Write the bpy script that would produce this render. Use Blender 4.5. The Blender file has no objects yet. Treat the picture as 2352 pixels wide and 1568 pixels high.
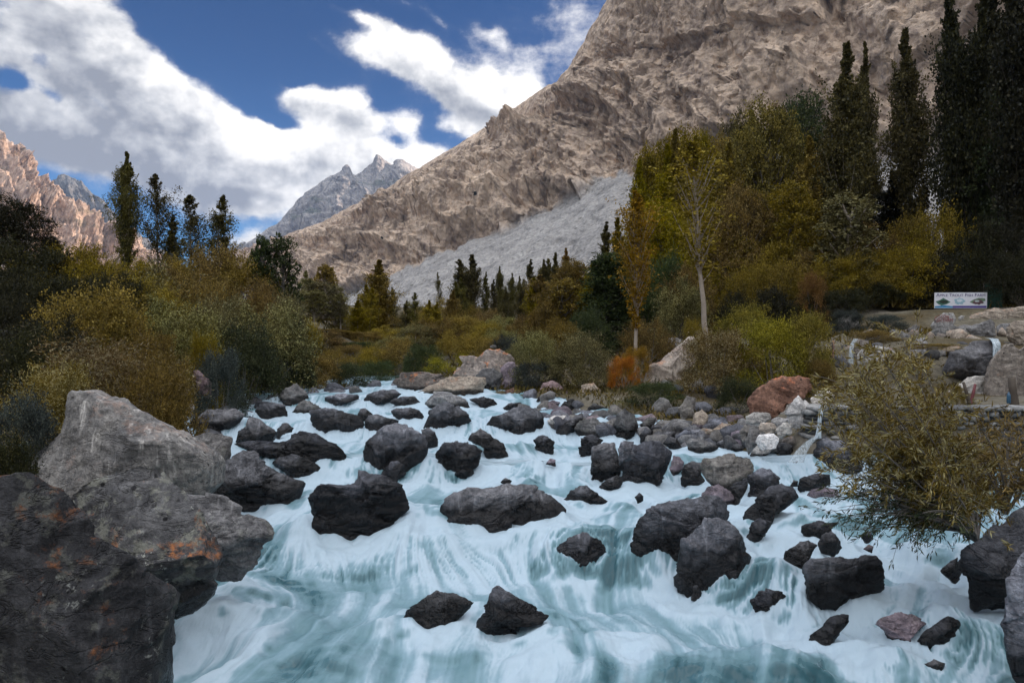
import bpy, bmesh, math, random
import numpy as np
from mathutils import Vector
from mathutils.bvhtree import BVHTree

# ------------------------------------------------------------------ camera, sky, sun, exposure
S = bpy.context.scene
COL = S.collection
CAMZ = 3.0
F = 1568.0                       # focal length in pixels of a 2352 px wide picture
cam_d = bpy.data.cameras.new("camera")
cam = bpy.data.objects.new("camera", cam_d)
COL.objects.link(cam)
cam.location = (0, 0, CAMZ)
cam.rotation_euler = (math.radians(90), 0, 0)
cam_d.sensor_width = 36
cam_d.lens = 24
cam_d.clip_start = 0.05
cam_d.clip_end = 20000
S.camera = cam
S.view_settings.view_transform = 'Standard'
S.view_settings.look = 'None'
S.view_settings.exposure = 0.93
S.view_settings.gamma = 1
S.render.engine = 'CYCLES'
S.cycles.max_bounces = 5
S.cycles.diffuse_bounces = 3
S.cycles.glossy_bounces = 2
S.cycles.transmission_bounces = 2
S.cycles.transparent_max_bounces = 4
S.cycles.volume_bounces = 0
S.cycles.use_denoising = True

SUN_AZ, SUN_EL = math.radians(76), math.radians(23)
sun_dir = Vector((math.sin(SUN_AZ) * math.cos(SUN_EL), math.cos(SUN_AZ) * math.cos(SUN_EL), math.sin(SUN_EL)))
sun_d = bpy.data.lights.new("sun", 'SUN')
sun_d.energy = 5.0
sun_d.angle = math.radians(0.5)
sun_d.color = (1.0, 0.80, 0.66)
sun = bpy.data.objects.new("sun", sun_d)
sun.rotation_euler = sun_dir.to_track_quat('Z', 'Y').to_euler()
sun.location = (0, 0, 50)
COL.objects.link(sun)


class X:
    """a node socket with arithmetic"""
    nt = None

    def __init__(s, sock): s.s = sock

    @staticmethod
    def m(op, a, b=None, c=None, clamp=False):
        n = X.nt.nodes.new('ShaderNodeMath')
        n.operation = op
        n.use_clamp = clamp
        for i, v in enumerate((a, b, c)):
            if v is None: continue
            if isinstance(v, X): X.nt.links.new(v.s, n.inputs[i])
            else: n.inputs[i].default_value = v
        return X(n.outputs[0])

    def __add__(a, b): return X.m('ADD', a, b)
    __radd__ = __add__
    def __sub__(a, b): return X.m('SUBTRACT', a, b)
    def __rsub__(a, b): return X.m('SUBTRACT', b, a)
    def __mul__(a, b): return X.m('MULTIPLY', a, b)
    __rmul__ = __mul__
    def __truediv__(a, b): return X.m('DIVIDE', a, b)
    def __pow__(a, b): return X.m('POWER', a, b)
    def clamp(a): return X.m('ADD', a, 0.0, clamp=True)


def node(kind, ins=None, out=0, **props):
    n = X.nt.nodes.new(kind)
    for k, v in props.items(): setattr(n, k, v)
    for k, v in (ins or {}).items():
        if isinstance(v, X): X.nt.links.new(v.s, n.inputs[k])
        else: n.inputs[k].default_value = v
    return n if out is None else X(n.outputs[out])


def sstep(x, lo, hi):
    return node('ShaderNodeMapRange', {0: x, 1: lo, 2: hi, 3: 0.0, 4: 1.0}, interpolation_type='SMOOTHSTEP')


def mixc(f, a, b, blend='MIX'):
    n = X.nt.nodes.new('ShaderNodeMix')
    n.data_type = 'RGBA'
    n.blend_type = blend
    for i, v in ((0, f), (6, a), (7, b)):
        if isinstance(v, X): X.nt.links.new(v.s, n.inputs[i])
        elif i == 0: n.inputs[0].default_value = v
        else: n.inputs[i].default_value = tuple(v) + (1,) if len(v) == 3 else v
    return X(n.outputs[2])


def noise(vec, scale, detail=4, rough=0.55, dist=0.0):
    return node('ShaderNodeTexNoise', {'Vector': vec, 'Scale': scale, 'Detail': detail, 'Roughness': rough, 'Distortion': dist}, out=0)


def vmap(vec, scale=(1, 1, 1), rot=(0, 0, 0), loc=(0, 0, 0)):
    return node('ShaderNodeMapping', {'Vector': vec, 'Location': loc, 'Rotation': rot, 'Scale': scale})


def ramp(f, stops):
    n = X.nt.nodes.new('ShaderNodeValToRGB')
    e = n.color_ramp.elements
    while len(e) < len(stops): e.new(0.5)
    for i, (p, c) in enumerate(stops):
        e[i].position = p
        e[i].color = tuple(c) + (1,)
    X.nt.links.new(f.s, n.inputs[0])
    return X(n.outputs[0])


# ---- world: Nishita blue sky with banks of cumulus fixed in the sky's own directions
def build_world():
    w = bpy.data.worlds.new("World")
    S.world = w
    w.use_nodes = True
    w.cycles.sampling_method = 'MANUAL'
    w.cycles.sample_map_resolution = 256
    nt = w.node_tree
    nt.nodes.clear()
    X.nt = nt
    sky = node('ShaderNodeTexSky', sky_type='NISHITA', sun_disc=False, sun_elevation=SUN_EL, sun_rotation=SUN_AZ,
               altitude=2400.0, air_density=1.0, dust_density=0.6, ozone_density=2.5)
    dirv = node('ShaderNodeTexCoord', out=0)
    sep = node('ShaderNodeSeparateXYZ', {0: dirv}, out=None)
    dx, dy, dz = X(sep.outputs[0]), X(sep.outputs[1]), X(sep.outputs[2])
    yy = X.m('MAXIMUM', dy, 0.08)
    a0, b0 = dx / yy, dz / yy
    # billowing warp
    wn = node('ShaderNodeTexNoise', {'Vector': dirv, 'Scale': 7.0, 'Detail': 6, 'Roughness': 0.6}, out=None)
    wc = node('ShaderNodeSeparateXYZ', {0: X(wn.outputs[1])}, out=None)
    wa, wb = X(wc.outputs[0]) - 0.5, X(wc.outputs[1]) - 0.5
    blobs = [  # u, v, ru, rv, tilt in degrees (down to the right), weight
        (60, 60, 150, 120, 20, 1.0), (170, 70, 85, 120, 0, 1.0), (265, 140, 80, 75, 40, 1), (370, 215, 110, 80, 45, 1.1),
        (300, 250, 130, 60, 20, .8), (470, 300, 130, 75, 28, 1.15), (590, 355, 130, 75, 15, 1.1), (710, 380, 130, 60, 12, 1.1), (50, 280, 130, 60, 20, .85), (160, 330, 230, 60, 8, .85),
        (400, 385, 230, 65, 14, 1.0), (580, 440, 90, 34, 10, .7), (765, 240, 70, 55, 0, 1.15), (835, 288, 80, 40, 10, 1.1),
        (690, 222, 48, 34, 0, .9), (800, 365, 150, 42, 5, .8), (905, 140, 210, 30, 22, .62), (1030, 205, 170, 45, 22, 1.0),
        (1150, 250, 120, 50, 10, 1.05), (975, 110, 120, 34, 18, .50), (1165, 165, 90, 55, 30, .55), (1300, 120, 110, 120, 0, .40), (1330, 10, 120, 90, 0, .30),
        (920, 368, 110, 24, -6, .95), (560, 555, 80, 30, -10, .8), (935, 300, 24, 36, 10, .65), (625, 165, 55, 13, 35, .42),
        (470, 480, 60, 40, 0, .35), (870, 60, 50, 26, 40, .42), (1060, 300, 80, 26, 10, .7), (735, 100, 40, 10, 40, .35), (800, 30, 150, 14, 28, .34), (980, 40, 120, 12, 25, .38), (1120, 70, 80, 18, 20, .4),
        (35, 195, 40, 20, 30, -.8), (125, 238, 40, 18, 30, -.6), (520, 80, 230, 100, 30, -.6), (255, 250, 36, 15, 40, -.6), (860, 250, 30, 70, 25, -.3), (645, 285, 60, 20, 25, -.6), (215, 215, 45, 18, 35, -.6), (100, 150, 40, 24, 20, -.5), (905, 330, 40, 30, 0, -.4)]

    pos = node('ShaderNodeCombineXYZ', {0: a0 + wa * 0.075, 1: b0 + wb * 0.075, 2: 0.0})
    tot = lit = None
    for u, v, ru, rv, tilt, wt in blobs:
        mp = node('ShaderNodeMapping', {'Vector': pos, 'Location': ((u - 1176) / F, (784 - v) / F, 0), 'Rotation': (0, 0, -math.radians(tilt)),
                                        'Scale': (ru / F, rv / F, 1)}, vector_type='TEXTURE')
        r2 = node('ShaderNodeVectorMath', {0: mp, 1: mp}, out=1, operation='DOT_PRODUCT')
        e = X.m('EXPONENT', r2 * -0.8)
        tot = e * wt if tot is None else X.m('MULTIPLY_ADD', e, wt, tot)
        if wt > 0.45:        # how high inside its bank the point sits: tops catch the light
            h = e * node('ShaderNodeVectorMath', {0: mp, 1: (0.45, 0.95, 0)}, out=1, operation='DOT_PRODUCT')
            lit = h * wt if lit is None else X.m('MULTIPLY_ADD', h, wt, lit)
    n1 = noise(dirv, 9.0, 9, 0.62, 0.15)
    n2 = noise(vmap(dirv, (1, 1, 2.2)), 26.0, 6, 0.6)
    d0 = tot + (n1 - 0.5) * 1.35 + (n2 - 0.5) * 0.5 - 0.02
    n1s = noise(vmap(dirv, loc=(-0.01, 0, 0.03)), 9.0, 4, 0.62, 0.15)
    alpha = sstep(d0, 0.30, 0.80)
    thin = sstep(d0, 0.1, 0.9)
    core = sstep(d0, 0.55, 1.7)
    nl = noise(vmap(dirv, (1, 1, 1.5)), 5.5, 3, 0.5)
    shade = lit * 0.42 + (n1 - n1s) * 2.3 + (n2 - 0.5) * 0.6 + (nl - 0.5) * 1.6 + 0.76 - core * 0.17 + dx * 0.45 + dz * 0.35
    cloud = ramp(shade.clamp(), [(0.0, (0.17, 0.18, 0.205)), (0.42, (0.36, 0.365, 0.38)), (0.75, (0.58, 0.57, 0.56)), (1.0, (0.72, 0.70, 0.68))])
    # polarised deep blue
    blue = mixc(1.0, sky, (0.0015, 0.024, 0.046), 'MULTIPLY')
    lift = sstep(dz, 0.42, 0.02)
    blue = mixc(lift, blue, mixc(1.0, sky, (0.024, 0.060, 0.082), 'MULTIPLY'))
    front = mixc((alpha * 0.93 + thin * 0.10).clamp(), blue, cloud)
    # bright broken cloud invented out of view, behind and overhead, as fill light
    nb = noise(dirv, 3.0, 5, 0.6)
    rear_fill = mixc(sstep(nb, 0.35, 0.6), (0.36, 0.47, 0.66), (1.05, 1.06, 1.10))
    rear_fill = mixc(1.0, rear_fill, ramp(dz, [(0.0, (0.045, 0.05, 0.055)), (0.3, (0.16, 0.165, 0.175)), (0.62, (1.6, 1.54, 1.45))]), 'MULTIPLY')  # unseen sky dimmed low and brightened high, to light rock tops over sides
    back = X.m('MAXIMUM', sstep(dy, 0.34, 0.05), sstep(dz, 0.62, 0.80))
    colr = mixc(back, front, rear_fill)
    bg = node('ShaderNodeBackground', {'Color': colr, 'Strength': 1.0})
    o = nt.nodes.new('ShaderNodeOutputWorld')
    nt.links.new(bg.s, o.inputs['Surface'])
    return w


build_world()

# ------------------------------------------------------------------ helpers
def P(u, v, D):
    return np.array([(u - 1176) / F * D, D, CAMZ - (v - 784) / F * D])


_perm, _grad = {}, {}
def perlin(p, seed=0):
    if seed not in _perm:
        r = np.random.default_rng(seed + 1000)
        q = r.permutation(256)
        _perm[seed] = np.concatenate([q, q, q])
        g = r.normal(size=(256, 3))
        _grad[seed] = g / np.linalg.norm(g, axis=1)[:, None]
    pm, gr = _perm[seed], _grad[seed]
    i = np.floor(p).astype(int)
    f = p - i
    i &= 255
    w = f * f * f * (f * (f * 6 - 15) + 10)
    out = 0
    for ox in (0, 1):
        for oy in (0, 1):
            for oz in (0, 1):
                h = pm[pm[pm[(i[:, 0] + ox) & 255] + ((i[:, 1] + oy) & 255)] + ((i[:, 2] + oz) & 255)]
                d = f - np.array([ox, oy, oz])
                wt = (w[:, 0] if ox else 1 - w[:, 0]) * (w[:, 1] if oy else 1 - w[:, 1]) * (w[:, 2] if oz else 1 - w[:, 2])
                out = out + wt * np.sum(gr[h] * d, axis=1)
    return out * 1.5


def fbm(p, octv=4, seed=0, gain=0.5, ridged=False):
    out, amp = np.zeros(len(p)), 1.0
    for k in range(octv):
        n = perlin(p * (2.03 ** k) + 17.3 * k, seed)
        out += amp * ((1 - 2 * np.abs(n)) if ridged else n)
        amp *= gain
    return out


def facet(p, seed=0, tilt=1.0):
    """angular cell noise: every cell is a tilted plane, like broken rock"""
    r = np.random.default_rng(seed + 300)
    jit, til, off = r.random((1024, 3)), r.normal(size=(1024, 3)), r.normal(size=1024)
    b = np.floor(p).astype(np.int64)
    best, hid, cen = np.full(len(p), 9.0), np.zeros(len(p), int), np.zeros_like(p)
    for ox in (-1, 0, 1):
        for oy in (-1, 0, 1):
            for oz in (-1, 0, 1):
                c = b + np.array([ox, oy, oz])
                h = ((c[:, 0] * 73856093) ^ (c[:, 1] * 19349663) ^ (c[:, 2] * 83492791)) & 1023
                q = c + jit[h]
                d = ((p - q) ** 2).sum(1)
                m = d < best
                best = np.where(m, d, best)
                hid = np.where(m, h, hid)
                cen = np.where(m[:, None], q, cen)
    return (til[hid] * (p - cen)).sum(1) * tilt + off[hid] * 0.5


def smooth(x, lo, hi):
    t = np.clip((x - lo) / (hi - lo), 0, 1)
    return t * t * (3 - 2 * t)


def mesh(name, verts, faces, mats=(), smooth_shade=True, mat_idx=None):
    """faces: (M,k) array, or list of such arrays"""
    me = bpy.data.meshes.new(name)
    verts = np.asarray(verts, dtype=np.float32)
    fl = faces if isinstance(faces, list) else [faces]
    fl = [np.asarray(f, dtype=np.int32) for f in fl if len(f)]
    me.vertices.add(len(verts))
    me.vertices.foreach_set('co', verts.ravel())
    li = np.concatenate([f.ravel() for f in fl])
    ks = np.concatenate([np.full(len(f), f.shape[1]) for f in fl])
    me.loops.add(len(li))
    me.loops.foreach_set('vertex_index', li)
    me.polygons.add(len(ks))
    me.polygons.foreach_set('loop_start', np.concatenate([[0], np.cumsum(ks)[:-1]]).astype(np.int32))
    if smooth_shade: me.polygons.foreach_set('use_smooth', np.ones(len(ks), dtype=bool))
    for m in mats: me.materials.append(m)
    if mat_idx is not None: me.polygons.foreach_set('material_index', np.asarray(mat_idx, dtype=np.int32))
    me.update(calc_edges=True)
    me.validate()
    return me


def fattr(me, name, vals):
    a = me.attributes.new(name, 'FLOAT', 'POINT')
    a.data.foreach_set('value', np.asarray(vals, dtype=np.float32))


def obj(name, me, parent=None, loc=(0, 0, 0)):
    o = bpy.data.objects.new(name, me)
    COL.objects.link(o)
    o.location = loc
    if parent is not None: o.parent = parent
    return o


def tag(o, label=None, cat=None, group=None, kind=None):
    if label: o['label'] = label
    if cat: o['category'] = cat
    if group: o['group'] = group
    if kind: o['kind'] = kind
    return o


def grid_faces(nr, nc):
    i = np.arange(nr * nc).reshape(nr, nc)
    return np.stack([i[:-1, :-1].ravel(), i[:-1, 1:].ravel(), i[1:, 1:].ravel(), i[1:, :-1].ravel()], 1)


# ------------------------------------------------------------------ materials
def newmat(name):
    m = bpy.data.materials.new(name)
    m.use_nodes = True
    m.node_tree.nodes.clear()
    X.nt = m.node_tree
    return m


def finish(m, **ins):
    bump = ins.pop('bump', None)
    p = node('ShaderNodeBsdfPrincipled', out=None)
    if bump:
        ins['Normal'] = node('ShaderNodeBump', {'Height': bump[0], 'Strength': bump[1], 'Distance': bump[2]})
    for k, v in ins.items():
        if isinstance(v, X): X.nt.links.new(v.s, p.inputs[k])
        elif isinstance(v, tuple): p.inputs[k].default_value = v + (1,) if len(v) == 3 else v
        else: p.inputs[k].default_value = v
    o = node('ShaderNodeOutputMaterial', out=None)
    X.nt.links.new(p.outputs[0], o.inputs[0])
    return m


def attr(name):
    return node('ShaderNodeAttribute', out=2, attribute_name=name)


def rockmat(name, c1, c2, lichen=0.0, speck=0.0, streak=0.5, rough=0.75, k=1.0, lcol=(0.15, 0.058, 0.020), tilt=0.5, spec=0.22):
    m = newmat(name)
    co = node('ShaderNodeTexCoord', out=3)
    rnd = node('ShaderNodeObjectInfo', out=5)
    off = node('ShaderNodeCombineXYZ', {0: rnd * 91.0, 1: rnd * 57.0, 2: rnd * 33.0})
    v = node('ShaderNodeVectorMath', {0: co, 1: off}, operation='ADD')
    n1 = noise(v, 1.7 * k, 8, 0.62, 0.4)
    n2 = noise(v, 11 * k, 8, 0.65)
    st = noise(vmap(v, (11 * k, 7 * k, 0.9 * k), (0.35, tilt, 0.6)), 1.0, 6, 0.65, 0.25)
    n3 = noise(v, 45 * k, 3, 0.6)
    c = ramp(n1, [(0.3, c1), (0.68, c2)])
    c = mixc(1.0, c, ramp(n2, [(0.25, (0.35, 0.35, 0.37)), (0.75, (1.5, 1.48, 1.45))]), 'MULTIPLY')
    c = mixc(1.0, c, ramp(n3, [(0.3, (0.72, 0.72, 0.72)), (0.7, (1.25, 1.25, 1.25))]), 'MULTIPLY')
    if streak:
        c = mixc(sstep(st, 0.54, 0.78) * streak, c, tuple(min(1, x * 2.0 + 0.05) for x in c2))
        c = mixc(sstep(st, 0.46, 0.28) * streak * 0.8, c, tuple(x * 0.45 for x in c1))
    geo = node('ShaderNodeNewGeometry', out=1)
    nz = X(node('ShaderNodeSeparateXYZ', {0: geo}, out=None).outputs[2])
    if speck:
        sm = sstep(noise(v, 17.0 * k, 6, 0.7, 0.5), 0.585, 0.64) * sstep(noise(v, 2.4 * k, 4), 0.47, 0.6) * speck
        c = mixc(sm, c, (0.27, 0.28, 0.25))
        gp = sstep(noise(v, 5.0 * k, 7, 0.7), 0.52, 0.62) * speck * 0.55
        c = mixc(gp, c, (0.20, 0.205, 0.165))
    if lichen:
        lm = sstep(noise(v, 2.1 * k, 11, 0.78, 0.2) + nz * 0.10 + (n3 - 0.5) * 0.12, 0.585, 0.69) * lichen * (0.35 + n2)
        c = mixc(lm.clamp(), c, mixc(sstep(n2, 0.4, 0.6), lcol, tuple(x * 1.9 for x in lcol)))
        hol = node('ShaderNodeTexVoronoi', {'Vector': v, 'Scale': 7 * k}, out=0)
        c = mixc(sstep(hol + (n2 - 0.5) * 0.25, 0.2, 0.1) * sstep(n1, 0.45, 0.6), c, (0.008, 0.008, 0.009))
    c = mixc(1.0, c, ramp(rnd, [(0.0, (0.62, 0.62, 0.66)), (0.4, (0.95, 0.94, 0.93)), (0.7, (1.15, 1.08, 1.0)), (1.0, (1.5, 1.5, 1.55))]), 'MULTIPLY')
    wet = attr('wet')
    c = mixc((wet * 0.97).clamp(), c, mixc(1.0, c, (0.085, 0.082, 0.082), 'MULTIPLY'))  # wet tone, which also paints shade onto the sides of river rocks
    crack = noise(vmap(v, (1, 1, 2.6), (0.5, 0.4, 0)), 2.2 * k, 5, 0.55, 0.8)
    h = n2 * 0.6 + n3 * 0.25 + st * 0.5 + sstep(X.m('ABSOLUTE', crack - 0.5), 0.0, 0.025) * 0.45 + n1
    r = (rough + (n2 - 0.5) * 0.3 - wet * (rough - 0.20)).clamp()
    return finish(m, **{'Base Color': c, 'Roughness': r, 'Specular IOR Level': spec, 'bump': (h, 0.75, 0.07 / k)})


M = {}
M['wet'] = rockmat('wet_slate', (0.036, 0.038, 0.044), (0.135, 0.141, 0.162), streak=0.55, rough=0.5, spec=0.26)  # slate tones lightened so the dry tops look lit against the dark sides
M['slate'] = rockmat('blue_grey_slate', (0.048, 0.051, 0.060), (0.165, 0.173, 0.198), streak=0.7, rough=0.55, spec=0.26)
M['grey'] = rockmat('grey_rock', (0.060, 0.060, 0.063), (0.205, 0.205, 0.205), speck=0.4, streak=0.4)
M['lichen'] = rockmat('lichen_rock', (0.020, 0.021, 0.024), (0.085, 0.086, 0.088), lichen=1.0, speck=0.9, streak=0.4)
M['slab'] = rockmat('banded_slab', (0.085, 0.088, 0.096), (0.31, 0.305, 0.295), lichen=0.3, speck=0.15, streak=0.95, lcol=(0.17, 0.075, 0.035), tilt=0.9)
M['pale'] = rockmat('pale_stone', (0.30, 0.30, 0.30), (0.56, 0.55, 0.53), streak=0.35)
M['tan'] = rockmat('tan_stone', (0.20, 0.17, 0.145), (0.40, 0.36, 0.31), lichen=0.35, speck=0.3, streak=0.4, lcol=(0.34, 0.13, 0.045))
M['otop'] = rockmat('orange_capped_rock', (0.10, 0.085, 0.075), (0.25, 0.215, 0.185), lichen=1.6, speck=0.3, streak=0.4, lcol=(0.26, 0.105, 0.045))
M['red'] = rockmat('rusty_rock', (0.10, 0.055, 0.042), (0.24, 0.14, 0.105), lichen=0.6, streak=0.4, lcol=(0.30, 0.10, 0.045))
M['pink'] = rockmat('pink_rock', (0.20, 0.14, 0.145), (0.40, 0.29, 0.29), streak=0.3, speck=0.4)
M['plum'] = rockmat('plum_rock', (0.10, 0.085, 0.10), (0.24, 0.20, 0.23), streak=0.5, speck=0.3)


def plain(name, c, rough=0.7, var=0.35, scale=6.0, metal=0.0):
    m = newmat(name)
    co = node('ShaderNodeTexCoord', out=3)
    n = noise(co, scale, 6, 0.6)
    cc = mixc(n, tuple(x * (1 - var) for x in c), tuple(min(1, x * (1 + var)) for x in c))
    return finish(m, **{'Base Color': cc, 'Roughness': rough, 'Metallic': metal, 'bump': (n, 0.3, 0.01)})


def leafmat(name, cols, trans=0.35, rough=0.6):
    """cols: dark, mid, light leaf colours picked per leaf, shifted a little per plant"""
    m = newmat(name)
    geo = node('ShaderNodeNewGeometry', out=None)
    isl = X([s for s in geo.outputs if s.name == 'Random Per Island'][0])
    c = ramp(isl, [(0.0, cols[0]), (0.55, cols[1]), (1.0, cols[2])])
    rnd = node('ShaderNodeObjectInfo', out=5)
    hs = node('ShaderNodeHueSaturation', {'Hue': 0.485 + rnd * 0.03, 'Saturation': 0.9 + rnd * 0.2, 'Value': 0.78 + rnd * 0.44, 'Fac': 1.0, 'Color': c})
    clump = noise(node('ShaderNodeTexCoord', out=3), 1.1, 3, 0.5)
    hs = mixc(1.0, hs, ramp(clump, [(0.35, (0.72, 0.74, 0.78)), (0.65, (1.25, 1.2, 1.1))]), 'MULTIPLY')
    d = node('ShaderNodeBsdfDiffuse', {'Color': hs})
    t = node('ShaderNodeBsdfTranslucent', {'Color': hs})
    g = node('ShaderNodeBsdfGlossy', {'Color': (0.9, 0.92, 0.9, 1), 'Roughness': 0.5})
    a = node('ShaderNodeMixShader', {0: trans, 1: d, 2: t})
    b = node('ShaderNodeMixShader', {0: 0.014, 1: a, 2: g})
    o = node('ShaderNodeOutputMaterial', out=None)
    X.nt.links.new(b.s, o.inputs[0])
    return m


L = {}
L['olive'] = leafmat('olive_leaves', [(0.070, 0.050, 0.009), (0.185, 0.130, 0.022), (0.40, 0.30, 0.07)])
L['brown'] = leafmat('brown_leaves', [(0.056, 0.038, 0.008), (0.145, 0.100, 0.018), (0.28, 0.20, 0.04)])
L['sage'] = leafmat('sage_leaves', [(0.050, 0.042, 0.014), (0.125, 0.108, 0.036), (0.36, 0.34, 0.16)])
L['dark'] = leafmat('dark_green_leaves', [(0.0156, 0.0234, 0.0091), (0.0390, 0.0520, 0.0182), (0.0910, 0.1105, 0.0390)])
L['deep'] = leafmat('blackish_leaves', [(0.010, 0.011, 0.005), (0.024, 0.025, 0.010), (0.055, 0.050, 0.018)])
L['green'] = leafmat('yellow_green_leaves', [(0.060, 0.055, 0.004), (0.18, 0.155, 0.009), (0.42, 0.37, 0.05)])
L['gold'] = leafmat('golden_leaves', [(0.070, 0.054, 0.003), (0.175, 0.130, 0.006), (0.31, 0.235, 0.02)])
L['poplar'] = leafmat('poplar_leaves', [(0.038, 0.036, 0.010), (0.088, 0.078, 0.020), (0.18, 0.155, 0.045)])
L['amber'] = leafmat('amber_leaves', [(0.1020, 0.0576, 0.0072), (0.2160, 0.1200, 0.0144), (0.3600, 0.2160, 0.0360)])
L['red'] = leafmat('red_orange_leaves', [(0.14, 0.035, 0.012), (0.32, 0.10, 0.03), (0.42, 0.20, 0.03)])
L['blue'] = leafmat('blue_green_leaves', [(0.018, 0.022, 0.022), (0.045, 0.055, 0.052), (0.11, 0.13, 0.11)])
L['willow'] = leafmat('willow_leaves', [(0.070, 0.046, 0.008), (0.17, 0.115, 0.022), (0.42, 0.38, 0.21)])
L['grass'] = leafmat('bank_grass', [(0.04, 0.034, 0.009), (0.095, 0.075, 0.018), (0.17, 0.125, 0.03)])
M['bark'] = plain('dark_bark', (0.07, 0.055, 0.042), 0.85)
M['palebark'] = plain('pale_bark', (0.32, 0.27, 0.22), 0.8)
M['greybark'] = plain('grey_bark', (0.14, 0.125, 0.115), 0.85)

# ------------------------------------------------------------------ ground and river heights
GC = np.array([  # x, y, z control points of the banks and the valley floor
    (-4, 4, .2), (-6, 8, .9), (-8, 12, 1.4), (-5.6, 12, .6), (-8, 16, 1.3), (-14, 16, 3), (-10, 20, 1.3), (-9.6, 24, 1.2), (-16, 24, 3.4), (-22, 30, 5),
    (-10, 30, 1.7), (-25, 45, 6.6), (-15, 45, 4.5), (-8, 45, 2.7), (-40, 60, 8.5), (-20, 60, 5), (-12, 3, 2.5), (-20, 10, 5), (-30, 20, 8), (-60, 60, 11),
    (-3, 32, 1.5), (0, 40, 2.3), (-5, 55, 3), (5, 50, 3.4), (-5, 75, 4.5), (8, 75, 5.2), (0, 100, 6), (-20, 120, 7), (-60, 120, 10), (0, 250, 13), (-100, 250, 15), (100, 250, 22),
    (-300, 600, 25), (0, 600, 25), (0, 1500, 40), (-1000, 1500, 60), (0, 3500, 80), (-2500, 3500, 100), (2000, 3500, 100), (300, -300, 8), (-300, -300, 8), (0, -50, -1), (0, -10, -.5),
    (1, 26, 1.25), (2.6, 25, 1.3), (6, 22, 1.35), (5.5, 19, .95), (7, 18, 1.3), (9.6, 25, 2.6), (6, 30, 2.1), (11, 38, 3.4), (20, 38, 5), (22, 34, 4.7), (16, 28, 3.4),
    (14, 24, 2.9), (10, 17.6, 1.42), (13, 17.6, 1.42), (16, 18, 1.45), (10, 19.3, 1.45), (14, 19.5, 1.5), (20, 22, 3), (30, 45, 6.5), (50, 60, 9), (7.5, 14.3, 1.62), (9.5, 14.3, 1.66), (12.5, 14.2, 1.68), (16, 14, 1.7), (7.2, 15.8, 1.45), (10, 15.8, 1.58), (13, 16, 1.6), (5.2, 15, .9), (5.6, 16.5, 1.0),
    (12, 12.6, .2), (7.4, 9, .4), (7.5, 7, .6), (6.4, 5, .4), (9.5, 11, .6), (10, 3, 1.5), (25, 10, 4), (4.5, 24, 1.35), (5, 27, 1.7), (3, 30, 1.8)], dtype=float)
EDGE_L = np.array([(-60, -2.5), (0, -2.5), (6, -3.2), (9, -4.4), (12, -5.6), (16, -7.4), (20, -9.3), (24, -9.0), (28, -8), (36, -8)], dtype=float)
EDGE_R = np.array([(-60, 5.3), (0, 5.3), (6, 6.2), (9, 7.4), (11, 9), (12.2, 12), (13.25, 12), (13.45, 5.4), (14.5, 4.2), (16, 3.5), (18, 2.9), (20, 2.0), (22, .4), (25, -1.8), (30, -4), (36, -5)], dtype=float)
PROF = np.array([(-60, -.3), (0, 0), (5.2, .02), (6.9, .08), (8.4, .11), (9.1, .38), (12.6, .44), (13.2, .68), (16.2, .73), (16.8, .97), (21, 1.0), (21.6, 1.15), (30, 1.22), (60, 1.3)], dtype=float)


def zwater(x, y):
    s = y + 0.85 * np.clip(x - 1.2, 0, 4.5) * np.clip((12 - y) / 4, 0, 1)
    return np.interp(s, PROF[:, 0], PROF[:, 1])


def gmap(x, y):
    yy = np.maximum(y, -8) + 14.0
    return x / yy, np.log(yy)


_ga, _gl = gmap(GC[:, 0], GC[:, 1])
def ground0(x, y):
    a, l = gmap(x, y)
    d2 = (a[:, None] - _ga) ** 2 + (l[:, None] - _gl) ** 2 * 1.0
    w = 1.0 / (d2 + 0.0006) ** 2
    return (w * GC[:, 2]).sum(1) / w.sum(1)


def river_in(x, y):
    """positive inside the river, metres from the nearer bank"""
    l = np.interp(y, EDGE_L[:, 0], EDGE_L[:, 1])
    r = np.interp(y, EDGE_R[:, 0], EDGE_R[:, 1])
    e = np.minimum(x - l, r - x)
    return np.where(y > 33, np.minimum(e, 35 - y), e)


def ground(x, y):
    x, y = np.atleast_1d(np.asarray(x, float)), np.atleast_1d(np.asarray(y, float))
    g = ground0(x, y)
    e = river_in(x, y)
    t = smooth(e, -0.9, 0.7)
    w = zwater(x, y)
    g = np.maximum(g, w + 0.12)
    return g * (1 - t) + (w - 0.55) * t


def gz(x, y): return float(ground(x, y)[0])


def hit(u, v, top=None):
    """where the line of sight through picture point (u, v) meets water or ground"""
    D = np.exp(np.linspace(math.log(3.2), math.log(400), 900))
    x = (u - 1176) / F * D
    z = CAMZ - (v - 784) / F * D
    s = np.maximum(ground(x, D), np.where(river_in(x, D) > -0.5, zwater(x, D), -9))
    k = np.nonzero(z <= s)[0]
    return float(D[k[0]]) if len(k) else 60.0


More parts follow.
